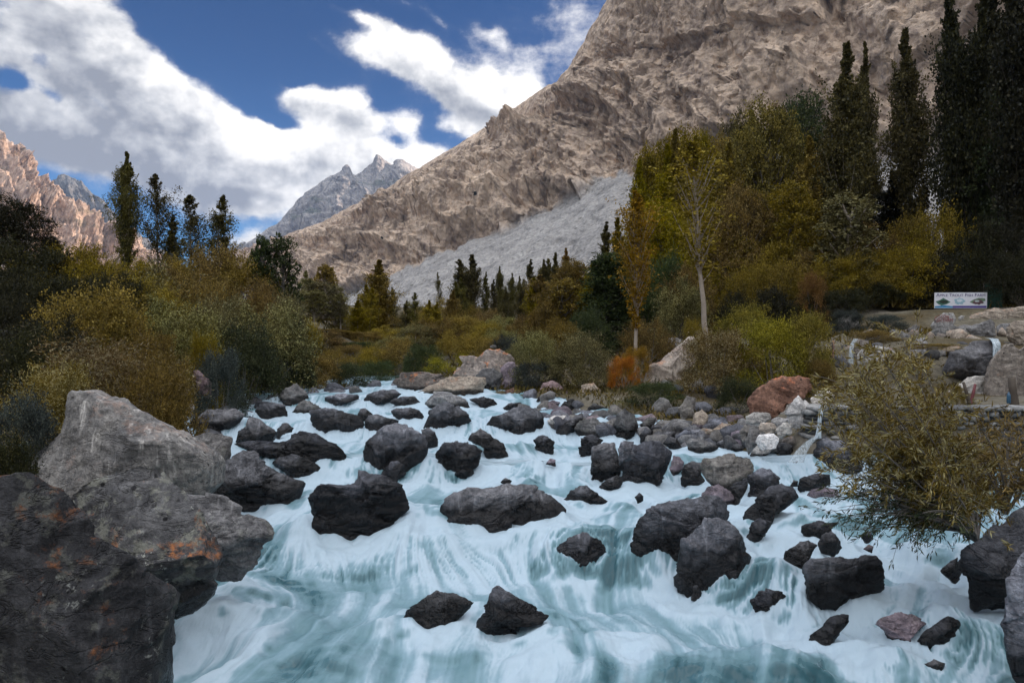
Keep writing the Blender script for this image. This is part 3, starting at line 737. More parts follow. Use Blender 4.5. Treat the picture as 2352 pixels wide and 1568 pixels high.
GR = 'boulders in and beside the rapids'
R_ = [
 # left foreground
 ('A', 'huge pale banded boulder with a slanting flat top, in front of the left thicket', 'slab', [(190, 1540), (230, 1440), (380, 1290), (430, 1180), (490, 1060), (520, 1020), (600, 1012), (680, 1060), (760, 1090), (900, 1165), (1010, 1230), (1150, 1310), (1250, 1385), (1310, 1440), (1350, 1500), (1340, 1600), (1150, 1680), (700, 1720), (250, 1700)],
  dict(D=8.6, thick=1.1, planes=[(-.22, -1.0, .22, .50), (.50, -.55, .85), (.55, -1.0, -.35, .62), (-.8, -.8, .3)], facets=0, rough=.5, crisp=True)),
 ('D', 'near dark boulder with orange lichen filling the bottom left corner', 'lichen', [(-250, 300), (-100, 265), (0, 260), (90, 250), (180, 240), (240, 265), (300, 310), (370, 350), (410, 390), (430, 450), (520, 500), (560, 560), (620, 620), (710, 690), (800, 740), (825, 790), (830, 860), (880, 960), (930, 1100), (950, 1250), (955, 1400), (965, 1700), (960, 1900), (-200, 1900)],
  dict(D=4.5, thick=.9, planes=[(.1, -1, .35), (.7, -.9, .1), (.2, -.6, .8)], facets=4, rough=.6, sink=0)),
 ('D', 'lichen spotted boulder wedged between the corner rock and the pale slab', 'lichen', [(420, 370), (470, 310), (560, 240), (640, 205), (760, 185), (880, 180), (960, 210), (1010, 280), (1100, 330), (1180, 380), (1230, 470), (1290, 560), (1380, 640), (1440, 760), (1420, 830), (1380, 910), (1320, 1010), (1240, 1090), (1100, 1140), (950, 1190), (900, 1300), (600, 1350), (420, 1000)],
  dict(D=6.2, thick=.9, planes=[(.1, -.9, .75), (.3, -1, -.5), (-.5, -1, .3)], rough=.7, sink=.1)),
 ('D', 'grey ledge with an undercut edge jutting over the white water', 'grey', [(1130, 370), (1300, 400), (1480, 460), (1550, 520), (1640, 560), (1690, 630), (1690, 670), (1640, 690), (1645, 790), (1580, 840), (1480, 885), (1380, 900), (1200, 850)],
  dict(D=7.1, thick=1.0, planes=[(.05, -.75, .9), (.5, -1, -.4)], sink=.1)),
 ('D', 'blue grey wedge boulder below the pale slab', 'slate', [(1310, 400), (1330, 300), (1350, 200), (1430, 150), (1520, 110), (1600, 130), (1700, 190), (1760, 240), (1840, 280), (1880, 310), (1885, 360), (1850, 420), (1750, 440), (1720, 465), (1500, 475), (1400, 430)], dict(planes=[(-.2, -.9, .6), (.8, -.8, .3), (0, -1, -.4)])),
 ('D', 'low glistening rock between the blue grey wedge and the long dark wedge', 'wet', [(1695, 190), (1740, 150), (1830, 135), (1900, 150), (1970, 190), (2010, 225), (2010, 255), (1960, 265), (1890, 262), (1820, 255), (1750, 230)], {}),
 ('A', 'long black wedge rock with mossy end beside the left falls', 'wet', [(1470, 1370), (1560, 1360), (1680, 1350), (1790, 1340), (1830, 1300), (1900, 1290), (1990, 1300), (2070, 1350), (2150, 1380), (2175, 1420), (2150, 1480), (2100, 1510), (2000, 1510), (1900, 1490), (1770, 1450), (1650, 1430), (1520, 1405)], dict(thick=.7)),
 ('A', 'square grey block touching the right end of the pale slab', 'grey', [(1180, 1330), (1300, 1300), (1400, 1295), (1460, 1320), (1460, 1440), (1420, 1470), (1350, 1480), (1290, 1440)], dict(D=11.2)),
 ('A', 'flat topped grey slab above the square block', 'slate', [(1270, 1180), (1300, 1150), (1380, 1140), (1480, 1150), (1530, 1190), (1500, 1240), (1410, 1275), (1400, 1300), (1250, 1290), (1180, 1270), (1200, 1230)], {}),
 ('A', 'upright grey boulder behind the long black wedge', 'slate', [(1490, 1290), (1540, 1250), (1560, 1200), (1640, 1220), (1700, 1260), (1740, 1300), (1700, 1350), (1600, 1385), (1480, 1390)], {}),
 ('A', 'small dark pointed rock behind the long black wedge', 'wet', [(1735, 1275), (1770, 1240), (1800, 1235), (1840, 1275), (1830, 1300), (1770, 1310), (1720, 1340)], {}),
 ('A', 'squat brown grey block standing in the far left riffle', 'slate', [(1600, 1170), (1620, 1120), (1680, 1110), (1780, 1115), (1810, 1170), (1800, 1195), (1700, 1198), (1610, 1195)], {}),
 ('A', 'pointed twin topped grey rock at the far left shore', 'grey', [(1740, 1070), (1790, 1020), (1860, 990), (1900, 1030), (1940, 1090), (1930, 1110), (1860, 1120), (1790, 1110)], {}),
 ('A', 'low triangular brown rock right of the squat block', 'grey', [(1825, 1170), (1860, 1125), (1910, 1095), (1960, 1120), (2020, 1150), (2000, 1170), (1930, 1180), (1850, 1185)], {}),
 ('A', 'pale upright stone leaning against the golden bush behind the slab', 'tan', [(1120, 985), (1150, 978), (1180, 1050), (1210, 1120), (1190, 1150), (1130, 1110), (1090, 1050)], dict(D=13.6)),
 ('A', 'pinkish slab leaning left at the foot of the green thicket', 'pink', [(1205, 900), (1240, 905), (1300, 960), (1335, 1020), (1320, 1040), (1260, 1030), (1220, 960)], dict(D=17.5)),
 ('A', 'dark slab leaning beside the pinkish slab', 'slate', [(1305, 945), (1340, 955), (1372, 1010), (1370, 1040), (1335, 1045)], dict(D=18.2)),
 ('A', 'smooth grey oval stone at the left water edge', 'grey', [(1360, 1045), (1420, 1035), (1470, 1080), (1460, 1110), (1400, 1125), (1365, 1100)], {}),
 ('A', 'dark egg shaped stone right of the smooth oval stone', 'wet', [(1450, 1110), (1480, 1075), (1530, 1085), (1555, 1115), (1520, 1130)], {}),
 ('A', 'low dark stone left of the smooth oval stone', 'slate', [(1210, 1100), (1250, 1060), (1320, 1065), (1365, 1110), (1300, 1125), (1230, 1120)], {}),
 # centre left of the rapids
 ('B', 'wide dark split rock in the upper rapids', 'wet', [(-95, 1165), (0, 1145), (50, 1155), (130, 1170), (200, 1190), (240, 1240), (240, 1280), (150, 1285), (0, 1290), (-60, 1270), (-100, 1220)], {}),
 ('B', 'small dark knob on the right of the wide split rock', 'wet', [(200, 1185), (220, 1145), (260, 1150), (300, 1190), (260, 1212), (210, 1215)], {}),
 ('B', 'low blue slate rock just above the great round boulder', 'slate', [(245, 1240), (270, 1190), (330, 1185), (420, 1215), (460, 1230), (430, 1260), (340, 1270), (260, 1270)], {}),
 ('B', 'mossy dark hump in the upper rapids', 'wet', [(410, 1165), (450, 1145), (540, 1140), (590, 1160), (615, 1200), (590, 1225), (500, 1228), (430, 1200)], {}),
 ('B', 'smooth grey pyramid rock in the middle of the upper rapids', 'slate', [(610, 1260), (650, 1170), (700, 1120), (770, 1110), (830, 1140), (900, 1190), (920, 1230), (860, 1250), (720, 1270)], {}),
 ('B', 'broad purplish slate mound near the right shore rocks', 'slate', [(1020, 1255), (1060, 1200), (1150, 1150), (1230, 1130), (1320, 1145), (1370, 1180), (1385, 1220), (1370, 1290), (1300, 1315), (1150, 1300), (1080, 1280)], {}),
 ('B', 'great round dark boulder between two white falls', 'slate', [(230, 1440), (245, 1370), (310, 1310), (370, 1265), (440, 1240), (520, 1235), (560, 1275), (620, 1310), (650, 1360), (630, 1420), (590, 1490), (560, 1510), (460, 1530), (330, 1530), (240, 1525)], dict(planes=[(.2, -.8, .8), (-.6, -1, .1), (.6, -.9, .1)])),
 ('B', 'small grey rock on the shoulder of the great round boulder', 'slate', [(600, 1280), (650, 1268), (690, 1295), (708, 1340), (705, 1365), (650, 1370), (610, 1330)], {}),
 ('B', 'sloping dark rock behind the wrinkled wet boulder', 'wet', [(885, 1350), (920, 1295), (970, 1270), (1030, 1300), (1070, 1345), (1120, 1370), (1145, 1430), (1100, 1450), (1020, 1450), (990, 1400), (950, 1370)], {}),
 ('B', 'wrinkled wet black boulder right of the great round boulder', 'wet', [(690, 1500), (710, 1430), (760, 1360), (830, 1345), (900, 1360), (960, 1390), (985, 1420), (970, 1490), (900, 1520), (820, 1530), (720, 1530)], dict(rough=1.6)),
 ('B', 'little black rock at the foot of the great round boulder', 'wet', [(350, 1560), (400, 1490), (460, 1475), (500, 1500), (500, 1560), (440, 1580), (380, 1580)], {}),
 ('B', 'lone small dark rock in the middle of the stream', 'wet', [(1300, 1345), (1340, 1315), (1400, 1320), (1440, 1360), (1430, 1410), (1380, 1420), (1330, 1400)], {}),
 ('B', 'flat glistening rock behind the upright block', 'wet', [(1590, 1400), (1595, 1325), (1650, 1318), (1720, 1325), (1755, 1345), (1700, 1380), (1660, 1430), (1600, 1435)], {}),
 ('B', 'upright brown block beside the big grey domed boulder', 'slate', [(1665, 1370), (1720, 1355), (1820, 1355), (1840, 1400), (1850, 1500), (1840, 1580), (1750, 1600), (1665, 1585)], dict(planes=[(0, -1, .15), (.1, -.6, .9)])),
 ('B', 'spiky wet rock tucked between the block and the domed boulder', 'wet', [(1835, 1395), (1850, 1360), (1890, 1350), (1945, 1350), (1940, 1370), (1890, 1420), (1850, 1470)], dict(base=1500)),
 ('B', 'big grey domed boulder right of the upright block', 'slate', [(1845, 1500), (1850, 1450), (1930, 1380), (1990, 1345), (2060, 1345), (2130, 1370), (2180, 1420), (2170, 1500), (2130, 1560), (2080, 1620), (1950, 1630), (1860, 1580)], {}),
 # far centre
 ('B', 'flat topped pale slab on the far shore', 'otop', [(445, 960), (470, 915), (540, 910), (700, 930), (785, 950), (720, 990), (640, 1020), (560, 1070), (450, 1050)], dict(D=25.5)),
 ('B', 'large pale tilted boulder in front of the orange topped rock', 'tan', [(560, 1060), (640, 1000), (720, 960), (900, 935), (1000, 960), (1010, 1080), (900, 1110), (760, 1115), (620, 1115)], dict(D=23.5)),
 ('B', 'brown grey boulder low before the large pale tilted boulder', 'grey', [(600, 1115), (690, 1040), (780, 1050), (880, 1090), (915, 1140), (880, 1160), (780, 1150), (700, 1150)], {}),
 ('B', 'tall orange topped rock with a small cairn on its summit', 'otop', [(790, 950), (840, 880), (860, 825), (950, 815), (1020, 770), (1100, 765), (1190, 800), (1210, 900), (1210, 1000), (1100, 1050), (1000, 1030), (900, 1000), (830, 960)], dict(D=26.5, facets=8)),
 ('B', 'cracked silvery block below the orange topped rock', 'grey', [(930, 940), (980, 900), (1060, 890), (1110, 930), (1105, 1000), (1060, 1060), (1010, 1060), (990, 980)], dict(D=24.8, facets=8)),
 ('B', 'purple rock face at the edge of the blue green bush', 'plum', [(1100, 900), (1130, 860), (1190, 850), (1215, 930), (1210, 1030), (1120, 1050)], dict(D=25.2)),
 ('B', 'flat dark sheet rock at the far left of the upper riffle', 'slate', [(0, 1080), (80, 1055), (200, 1060), (220, 1090), (100, 1115), (0, 1118)], {}),
 ('B', 'low rounded dark rock before the flat topped pale slab', 'slate', [(220, 1110), (260, 1060), (340, 1030), (430, 1020), (490, 1060), (450, 1090), (300, 1115)], {}),
 ('B', 'low black rock in the riffle left of the grey pyramid', 'wet', [(400, 1110), (450, 1080), (560, 1070), (605, 1110), (600, 1135), (500, 1140)], {}),
 ('B', 'flat black rock in the riffle below the purple face', 'wet', [(900, 1095), (980, 1075), (1060, 1090), (1090, 1125), (1000, 1130)], {}),
 ('B', 'black rocks edge under the rust capped stone', 'wet', [(1090, 1150), (1150, 1115), (1230, 1110), (1250, 1135), (1180, 1150)], {}),
 ('B', 'rust capped stone left of the pink boulder', 'red', [(1115, 1075), (1130, 1035), (1190, 1020), (1240, 1040), (1250, 1090), (1180, 1105)], dict(D=24)),
 # right shore
 ('B', 'rounded pink boulder between two grey green bushes', 'pink', [(1340, 1050), (1370, 990), (1420, 975), (1480, 1000), (1540, 1060), (1530, 1090), (1400, 1095)], dict(D=23.5)),
 ('B', 'pale peaked boulder right of the pink boulder', 'tan', [(1550, 1060), (1600, 1010), (1690, 985), (1730, 1030), (1740, 1100), (1680, 1130), (1600, 1110)], dict(D=22.5)),
 ('B', 'dark upright stone below the pink boulder', 'slate', [(1310, 1120), (1340, 1075), (1380, 1085), (1380, 1150), (1320, 1155)], dict(D=21.5)),
 ('B', 'dark rust topped stone under the pink boulder', 'plum', [(1360, 1160), (1380, 1110), (1430, 1095), (1475, 1110), (1450, 1170), (1390, 1180)], dict(D=21)),
 ('B', 'dark stone pair below the pale peaked boulder', 'wet', [(1460, 1165), (1500, 1100), (1560, 1088), (1610, 1140), (1570, 1195), (1480, 1195)], dict(D=20.5)),
 ('B', 'speckled grey stone under the pale peaked boulder', 'grey', [(1620, 1165), (1680, 1115), (1770, 1150), (1760, 1215), (1690, 1225), (1640, 1205)], dict(D=19.8)),
 ('B', 'dark standing stone like a shark fin beside the pale tuft of grass', 'grey', [(1800, 1250), (1830, 1190), (1880, 1150), (1940, 1180), (1965, 1250), (1940, 1310), (1860, 1325), (1810, 1300)], {}),
 ('B', 'wide speckled grey boulder on the right shore', 'grey', [(1560, 1270), (1600, 1220), (1680, 1215), (1760, 1240), (1800, 1290), (1780, 1318), (1600, 1328)], {}),
 ('B', 'small pale chip stone in front of the dark stone pair', 'pale', [(1390, 1225), (1430, 1195), (1520, 1190), (1480, 1235), (1420, 1265)], {}),
 ('B', 'leaning striped slate on the right shore', 'slate', [(1450, 1280), (1510, 1230), (1620, 1165), (1630, 1205), (1560, 1275), (1480, 1295)], dict(thick=.6)),
 ('B', 'flat grey stone right of the shark fin stone', 'grey', [(1970, 1250), (2020, 1210), (2080, 1200), (2070, 1245), (2000, 1275)], {}),
 ('B', 'light speckled oval stone on the right shore', 'grey', [(2060, 1260), (2090, 1230), (2170, 1220), (2195, 1260), (2150, 1292), (2080, 1292)], {}),
 ('B', 'grey lump under the light speckled oval stone', 'slate', [(2080, 1330), (2130, 1290), (2200, 1290), (2210, 1340), (2100, 1350)], {}),
 ('B', 'dark lump right of the shark fin stone', 'slate', [(1975, 1315), (2010, 1265), (2060, 1290), (2055, 1340), (1980, 1340)], {}),
 ('C', 'big pale sloping slab under the birch like poplar', 'tan', [(-90, 1000), (0, 890), (80, 830), (150, 780), (240, 700), (285, 690), (310, 790), (280, 880), (220, 920), (190, 990), (100, 1030), (-20, 1030)], dict(D=25.5, planes=[(-.35, -.8, .7), (.6, -.8, .2)])),
 ('C', 'pale rubble block behind the birch like poplar', 'pale', [(105, 745), (120, 705), (170, 705), (210, 720), (200, 760), (140, 775)], dict(D=29)),
 ('C', 'heap of small white stones behind the round shrub', 'pale', [(490, 740), (500, 705), (560, 700), (620, 725), (625, 780), (590, 810), (530, 790)], dict(D=25, rough=2.6)),
 ('C', 'rust red boulder above the white stones', 'red', [(630, 1170), (640, 1090), (690, 1010), (760, 970), (840, 945), (930, 935), (1010, 945), (1040, 1020), (960, 1080), (800, 1130), (700, 1180)], dict(D=16.2)),
 ('C', 'tall white peaked stone at the left end of the dry stone wall', 'pale', [(850, 1180), (870, 1110), (930, 1066), (1000, 1110), (1020, 1150), (950, 1230), (880, 1215)], dict(D=13.85)),
 ('C', 'white stone left of the tall peaked one', 'pale', [(760, 1175), (800, 1100), (850, 1075), (885, 1110), (860, 1195), (780, 1200)], dict(D=17.5)),
 ('C', 'flat pale stone at the top left of the white pile', 'pale', [(600, 1200), (650, 1167), (750, 1172), (765, 1215), (680, 1240), (610, 1230)], dict(D=13.85)),
 ('C', 'long pale stone lying under the tall white peaked stone', 'pale', [(755, 1220), (800, 1195), (870, 1215), (850, 1250), (775, 1262)], dict(D=13.55)),
 ('C', 'tan block in the middle of the white pile', 'tan', [(680, 1280), (690, 1235), (770, 1235), (795, 1275), (740, 1305)], dict(D=13.40)),
 ('C', 'large pale wedge in the middle of the white pile', 'pale', [(785, 1280), (830, 1238), (905, 1235), (890, 1300), (815, 1315)], dict(D=13.25)),
 ('C', 'broad pale stone low in the white pile', 'pale', [(660, 1355), (680, 1303), (780, 1303), (822, 1345), (790, 1378), (700, 1382)], dict(D=13.05)),
 ('C', 'lowest pale stone of the white pile at the water', 'pale', [(622, 1415), (690, 1362), (750, 1358), (785, 1400), (700, 1445), (640, 1450)], {}),
 ('C', 'greenish grey stone at the left of the white pile', 'grey', [(600, 1360), (625, 1270), (680, 1250), (690, 1310), (660, 1370), (620, 1390)], dict(D=13.25)),
 ('C', 'cream boulder right of the tall white peaked stone', 'pale', [(1000, 1090), (1050, 1040), (1120, 1030), (1165, 1060), (1110, 1120), (1030, 1130)], dict(D=14.15)),
 ('C', 'dark wet block beneath the white pile', 'wet', [(800, 1430), (815, 1365), (880, 1365), (905, 1420), (870, 1460)], {}),
 ('C', 'long light rock at the right water edge', 'grey', [(215, 1365), (250, 1330), (340, 1335), (432, 1395), (400, 1418), (300, 1422), (230, 1405)], {}),
 ('C', 'upright grey rock under the fern like bush', 'grey', [(170, 1150), (230, 1070), (290, 1075), (280, 1185), (210, 1220)], {}),
 ('C', 'peaked tan rock on the right bank', 'tan', [(258, 1250), (280, 1170), (330, 1150), (372, 1200), (345, 1265), (280, 1278)], {}),
 ('C', 'tan speckled round rock near the right water edge', 'tan', [(388, 1290), (450, 1240), (512, 1250), (502, 1312), (430, 1345)], {}),
 ('C', 'low brown rock under the tan speckled round rock', 'slate', [(408, 1375), (470, 1328), (545, 1343), (500, 1402), (440, 1405)], {}),
 ('C', 'wide dark shore stone behind the long light rock', 'slate', [(238, 1325), (260, 1283), (350, 1288), (402, 1322), (370, 1345)], {}),
 ('C', 'oval dark grey stone left of the wide shore stone', 'grey', [(15, 1275), (60, 1225), (150, 1225), (155, 1275), (60, 1300)], {}),
 ('C', 'small upright grey stone left of the white pile', 'grey', [(558, 1295), (590, 1253), (633, 1258), (622, 1315), (580, 1335)], dict(D=13.45)),
 ('C', 'grey stone stack at the water left of the white pile', 'grey', [(508, 1400), (530, 1350), (600, 1345), (625, 1395), (560, 1420)], {}),
 ('C', 'dark angular stone left of the long light rock', 'wet', [(85, 1370), (110, 1320), (170, 1335), (210, 1390), (150, 1400)], {}),
 ('C', 'dark rounded boulder splashed by the thin waterfall', 'slate', [(1035, 1400), (1040, 1350), (1090, 1315), (1200, 1350), (1330, 1430), (1350, 1490), (1180, 1515), (1060, 1505)], {}),
 ('C', 'flat brown rock at the foot of the thin waterfall', 'plum', [(890, 1492), (930, 1475), (985, 1482), (1000, 1498), (940, 1505)], {}),
 ('C', 'tall tan standing slab at the right edge of the terrace', 'tan', [(2100, 940), (2120, 860), (2150, 810), (2220, 745), (2260, 745), (2300, 780), (2346, 770), (2450, 790), (2470, 1090), (2110, 1085)], dict(D=18.6, thick=.5, planes=[(-.05, -1, .1), (.5, -1, .1)], facets=1, rough=.5, sink=.1)),
 ('C', 'pale triangular boulder leaning on the tall standing slab', 'pale', [(1870, 1050), (1960, 960), (2040, 940), (2115, 945), (2120, 1060), (1990, 1080), (1900, 1075)], dict(D=18.8)),
 ('C', 'dark overhanging rock capped with moss beside the upper fall', 'wet', [(1830, 900), (1880, 800), (2000, 745), (2140, 715), (2215, 760), (2230, 850), (2190, 960), (2060, 990), (1900, 960)], dict(D=21, thick=1.2, sink=.1)),
 ('C', 'white rock with faded red painted lettering under the sign', 'pale', [(1770, 625), (1800, 580), (1840, 548), (1895, 553), (1912, 590), (1890, 625), (1840, 640), (1780, 640)], dict(D=28.5, rough=.35, facets=0, planes=[(0, -1, .12)], sink=.2)),
 ('C', 'large pale angular boulder right of the painted rock', 'grey', [(2000, 645), (2060, 610), (2140, 580), (2168, 610), (2165, 680), (2060, 700)], dict(D=26)),
 ('C', 'blue grey peaked rock left of the painted rock', 'grey', [(1615, 650), (1670, 618), (1735, 660), (1715, 705), (1640, 700)], dict(D=26.5)),
 ('C', 'wide grey outcrop below the painted rock', 'grey', [(1730, 690), (1800, 630), (1900, 620), (1945, 650), (1870, 695), (1760, 715)], dict(D=26)),
 ('C', 'rounded pale boulder beside the filmy side fall', 'pale', [(1290, 815), (1330, 770), (1400, 748), (1500, 768), (1560, 805), (1480, 840), (1310, 845)], dict(D=21)),
 ('C', 'dark stone left of the filmy side fall', 'slate', [(1140, 870), (1150, 815), (1200, 808), (1260, 870), (1215, 900)], dict(D=20.5)),
 ('C', 'rusty lipped rock behind the filmy side fall', 'tan', [(1250, 800), (1270, 735), (1310, 715), (1370, 722), (1380, 780), (1300, 830)], dict(D=22.5)),
 ('C', 'bluish boulder among willow tips', 'pale', [(1630, 770), (1655, 720), (1720, 700), (1750, 760), (1705, 800), (1650, 800)], dict(D=22)),
 ('C', 'small white stone on the mossy cap', 'pale', [(1930, 580), (1950, 566), (1975, 570), (1970, 585), (1945, 590)], dict(D=28)),
 ('C', 'wide dusty outcrop at the right edge below the sign', 'tan', [(1920, 660), (2020, 560), (2140, 530), (2260, 515), (2400, 505), (2420, 600), (2250, 640), (2050, 650)], dict(D=30.5, thick=.5, sink=.1)),
 ('C', 'brown boulder at the right edge above the upper fall', 'tan', [(2230, 640), (2280, 600), (2400, 590), (2420, 720), (2300, 720), (2240, 690)], dict(D=24.5)),
 ('A', 'grey stone showing at the left edge among dark bushes', 'grey', [(-60, 700), (-20, 665), (30, 660), (110, 700), (145, 725), (60, 745), (-40, 750)], dict(D=20)),
 # right half of the rapids
 ('G', 'broad rounded grey boulder above the right hand falls', 'grey', [(325, 210), (340, 160), (420, 135), (560, 130), (640, 145), (670, 190), (660, 250), (620, 290), (560, 330), (480, 330), (380, 300), (330, 250)], dict(base=1130)),
 ('G', 'black cube rock left of the broad rounded boulder', 'wet', [(200, 240), (210, 190), (280, 175), (330, 180), (330, 260), (350, 290), (280, 310), (200, 300)], {}),
 ('G', 'small brown grey stone beside the black cube rock', 'plum', [(120, 230), (130, 185), (145, 140), (190, 150), (215, 185), (190, 240), (140, 245)], {}),
 ('G', 'brown rock under the broad rounded boulder', 'plum', [(325, 400), (350, 330), (430, 315), (480, 345), (540, 400), (500, 440), (440, 445), (370, 415)], {}),
 ('G', 'dark hollowed rock under the broad rounded boulder', 'wet', [(480, 380), (520, 310), (600, 285), (620, 300), (590, 370), (560, 420), (510, 440)], {}),
 ('G', 'rugged black rock with a rusty corner right of the broad boulder', 'wet', [(610, 400), (620, 260), (680, 220), (760, 220), (830, 280), (760, 310), (700, 340), (660, 405)], {}),
 ('G', 'long tilted dark boulder like a whale back', 'wet', [(575, 520), (580, 480), (640, 430), (740, 340), (830, 312), (900, 330), (935, 400), (900, 440), (760, 510), (650, 560), (600, 560)], {}),
 ('G', 'wet black rock with a veil of water below the whale back', 'wet', [(590, 650), (640, 560), (720, 540), (780, 550), (750, 600), (700, 660), (620, 675)], {}),
 ('G', 'big blocky slate boulder behind the near round boulder', 'slate', [(-135, 690), (-110, 600), (-60, 540), (0, 490), (60, 440), (200, 410), (340, 395), (430, 395), (470, 440), (485, 500), (480, 560), (300, 640), (200, 720), (170, 760), (120, 775), (-20, 765), (-100, 750)], dict(planes=[(.1, -.6, .95), (-.3, -1, .1), (.7, -.9, -.1)])),
 ('G', 'near round topped dark boulder in the middle right', 'slate', [(170, 910), (190, 790), (215, 650), (260, 590), (330, 535), (420, 540), (490, 560), (550, 610), (600, 690), (625, 790), (590, 900), (480, 920), (300, 925)], dict(planes=[(-.1, -1, .35), (.8, -.8, .1), (-.7, -.8, .1)])),
 ('E', 'long streaked boulder in the centre of the rapids', 'slate', [(720, 480), (750, 410), (830, 375), (900, 345), (980, 350), (1060, 330), (1150, 318), (1300, 325), (1400, 355), (1450, 400), (1490, 440), (1508, 480), (1490, 525), (1430, 530), (1300, 555), (1200, 568), (1100, 565), (980, 578), (820, 578), (740, 560)], dict(planes=[(0, -.7, .9), (-.1, -1, .1), (.8, -.6, .3)])),
 ('E', 'flat topped dark boulder left of the long streaked one', 'wet', [(-100, 600), (-97, 480), (-80, 370), (-30, 300), (30, 290), (90, 295), (180, 262), (330, 265), (420, 310), (480, 340), (510, 420), (540, 480), (480, 530), (400, 570), (220, 590), (100, 605), (0, 605)], dict(planes=[(.1, -.5, 1), (0, -1, -.05), (.7, -.8, .1)])),
 ('E', 'low slate rock right of the long streaked boulder', 'wet', [(1480, 440), (1530, 360), (1600, 328), (1650, 340), (1730, 400), (1800, 440), (1700, 452), (1600, 448), (1540, 462)], {}),
 ('E', 'brown black rock with water sliding over its sides', 'wet', [(1450, 770), (1470, 700), (1540, 650), (1640, 630), (1720, 670), (1760, 720), (1790, 780), (1760, 815), (1650, 812), (1560, 806), (1480, 806)], dict(rough=1.4)),
 ('E', 'rounded rock half veiled by water near the bottom centre', 'wet', [(470, 1200), (510, 1120), (580, 1060), (640, 1010), (740, 980), (820, 985), (890, 1010), (940, 1060), (900, 1110), (850, 1160), (780, 1215), (710, 1245), (640, 1220), (560, 1225), (490, 1225)], {}),
 ('E', 'pointed black rock like a shark tooth near the bottom centre', 'wet', [(945, 1220), (980, 1120), (1020, 1060), (1030, 970), (1070, 940), (1110, 960), (1200, 1030), (1290, 1080), (1385, 1142), (1290, 1175), (1200, 1190), (1220, 1285), (1080, 1290), (1040, 1260), (980, 1250)], dict(rough=1.3, planes=[(.5, -.8, .6), (-.8, -.8, .1)])),
 ('E', 'rock top just showing at the bottom edge of the frame', 'wet', [(1120, 1610), (1160, 1555), (1250, 1540), (1400, 1555), (1450, 1610)], dict(D=6.0)),
 ('E', 'tiny rock above the long streaked boulder', 'wet', [(1095, 310), (1130, 280), (1175, 300), (1150, 322)], {}),
 ('E', 'tiny pointed rock in the right middle of the stream', 'wet', [(1943, 405), (1970, 373), (1995, 388), (1998, 418), (1960, 424)], {}),
 ('E', 'low black rock under the big grey domed boulder', 'wet', [(1715, 335), (1770, 290), (1840, 255), (1880, 300), (1830, 345), (1740, 352)], {}),
 ('E', 'submerged brown stone right of the lone small rock', 'plum', [(1380, 192), (1410, 160), (1445, 165), (1450, 198)], {}),
 ('G', 'wide black layered block with water sheeting down its front', 'wet', [(970, 985), (985, 830), (1020, 792), (1200, 772), (1400, 777), (1440, 822), (1465, 965), (1400, 995), (1200, 1005), (1050, 1010)], dict(planes=[(0, -1, .06), (0, -.35, 1)], facets=2)),
 ('G', 'slanting black rock above the wide layered block', 'wet', [(830, 800), (850, 740), (940, 680), (1000, 660), (1060, 700), (1000, 745), (950, 805), (880, 865), (850, 850)], {}),
 ('G', 'squarish dark rock behind the wide layered block', 'wet', [(1055, 700), (1080, 640), (1140, 615), (1190, 660), (1212, 715), (1150, 735), (1080, 728)], {}),
 ('G', 'small round stone in the right hand cascade', 'wet', [(1320, 645), (1350, 613), (1390, 623), (1406, 662), (1350, 671)], {}),
 ('G', 'overhung black rock in the shade of the willow', 'wet', [(940, 630), (960, 578), (1050, 552), (1200, 560), (1080, 600), (990, 660)], {}),
 ('G', 'glossy black rock left of the slanting finger', 'wet', [(633, 1060), (680, 988), (740, 983), (810, 990), (852, 1025), (800, 1075), (740, 1125), (690, 1135), (660, 1100)], dict(rough=1.5)),
 ('G', 'tiny black rock below the near round topped boulder', 'wet', [(258, 1025), (270, 958), (300, 953), (327, 1000), (312, 1030)], {}),
 ('G', 'slanting finger of rock in the lower right cascade', 'wet', [(972, 1305), (1000, 1268), (1080, 1218), (1150, 1148), (1210, 1118), (1255, 1128), (1265, 1182), (1200, 1245), (1110, 1305), (1020, 1315)], {}),
 ('G', 'brown wet rock half under the lower right cascade', 'plum', [(1418, 1200), (1450, 1150), (1520, 1118), (1650, 1138), (1745, 1190), (1680, 1245), (1600, 1265), (1560, 1305), (1500, 1260)], {}),
 ('G', 'two stepped black rock beside the dark pebbles', 'wet', [(1678, 1300), (1700, 1250), (1840, 1170), (1870, 1145), (1940, 1168), (1955, 1235), (1900, 1275), (1800, 1315), (1720, 1345)], {}),
 ('G', 'large black boulder at the right edge carrying the willow', 'wet', [(1930, 820), (1960, 740), (2040, 670), (2150, 600), (2280, 580), (2400, 600), (2420, 960), (2050, 980), (1990, 900)], dict(D=6.6)),
 ('G', 'black rock left of the willow boulder', 'wet', [(1810, 865), (1860, 820), (1930, 775), (1965, 870), (1900, 900)], {}),
 ('G', 'black rock behind the willow stems', 'wet', [(2180, 600), (2260, 500), (2346, 450), (2440, 440), (2440, 720), (2250, 700)], dict(D=7.6)),
 ('G', 'tall grey flank of rock at the lower right edge', 'slate', [(2220, 920), (2290, 850), (2346, 730), (2440, 700), (2450, 1420), (2260, 1370), (2235, 1200), (2240, 1050)], dict(D=5.6)),
 ('G', 'rectangular dark rock in the calm right hand water', 'wet', [(922, 335), (930, 290), (990, 263), (1060, 248), (1130, 258), (1137, 328), (1050, 338), (950, 343)], {}),
 ('G', 'small dark rock left of the rectangular one', 'wet', [(878, 325), (900, 293), (932, 300), (925, 326)], {}),
 ('G', 'brown submerged ledge beside the rectangular rock', 'plum', [(985, 400), (1010, 350), (1100, 335), (1180, 360), (1190, 400), (1080, 420)], {}),
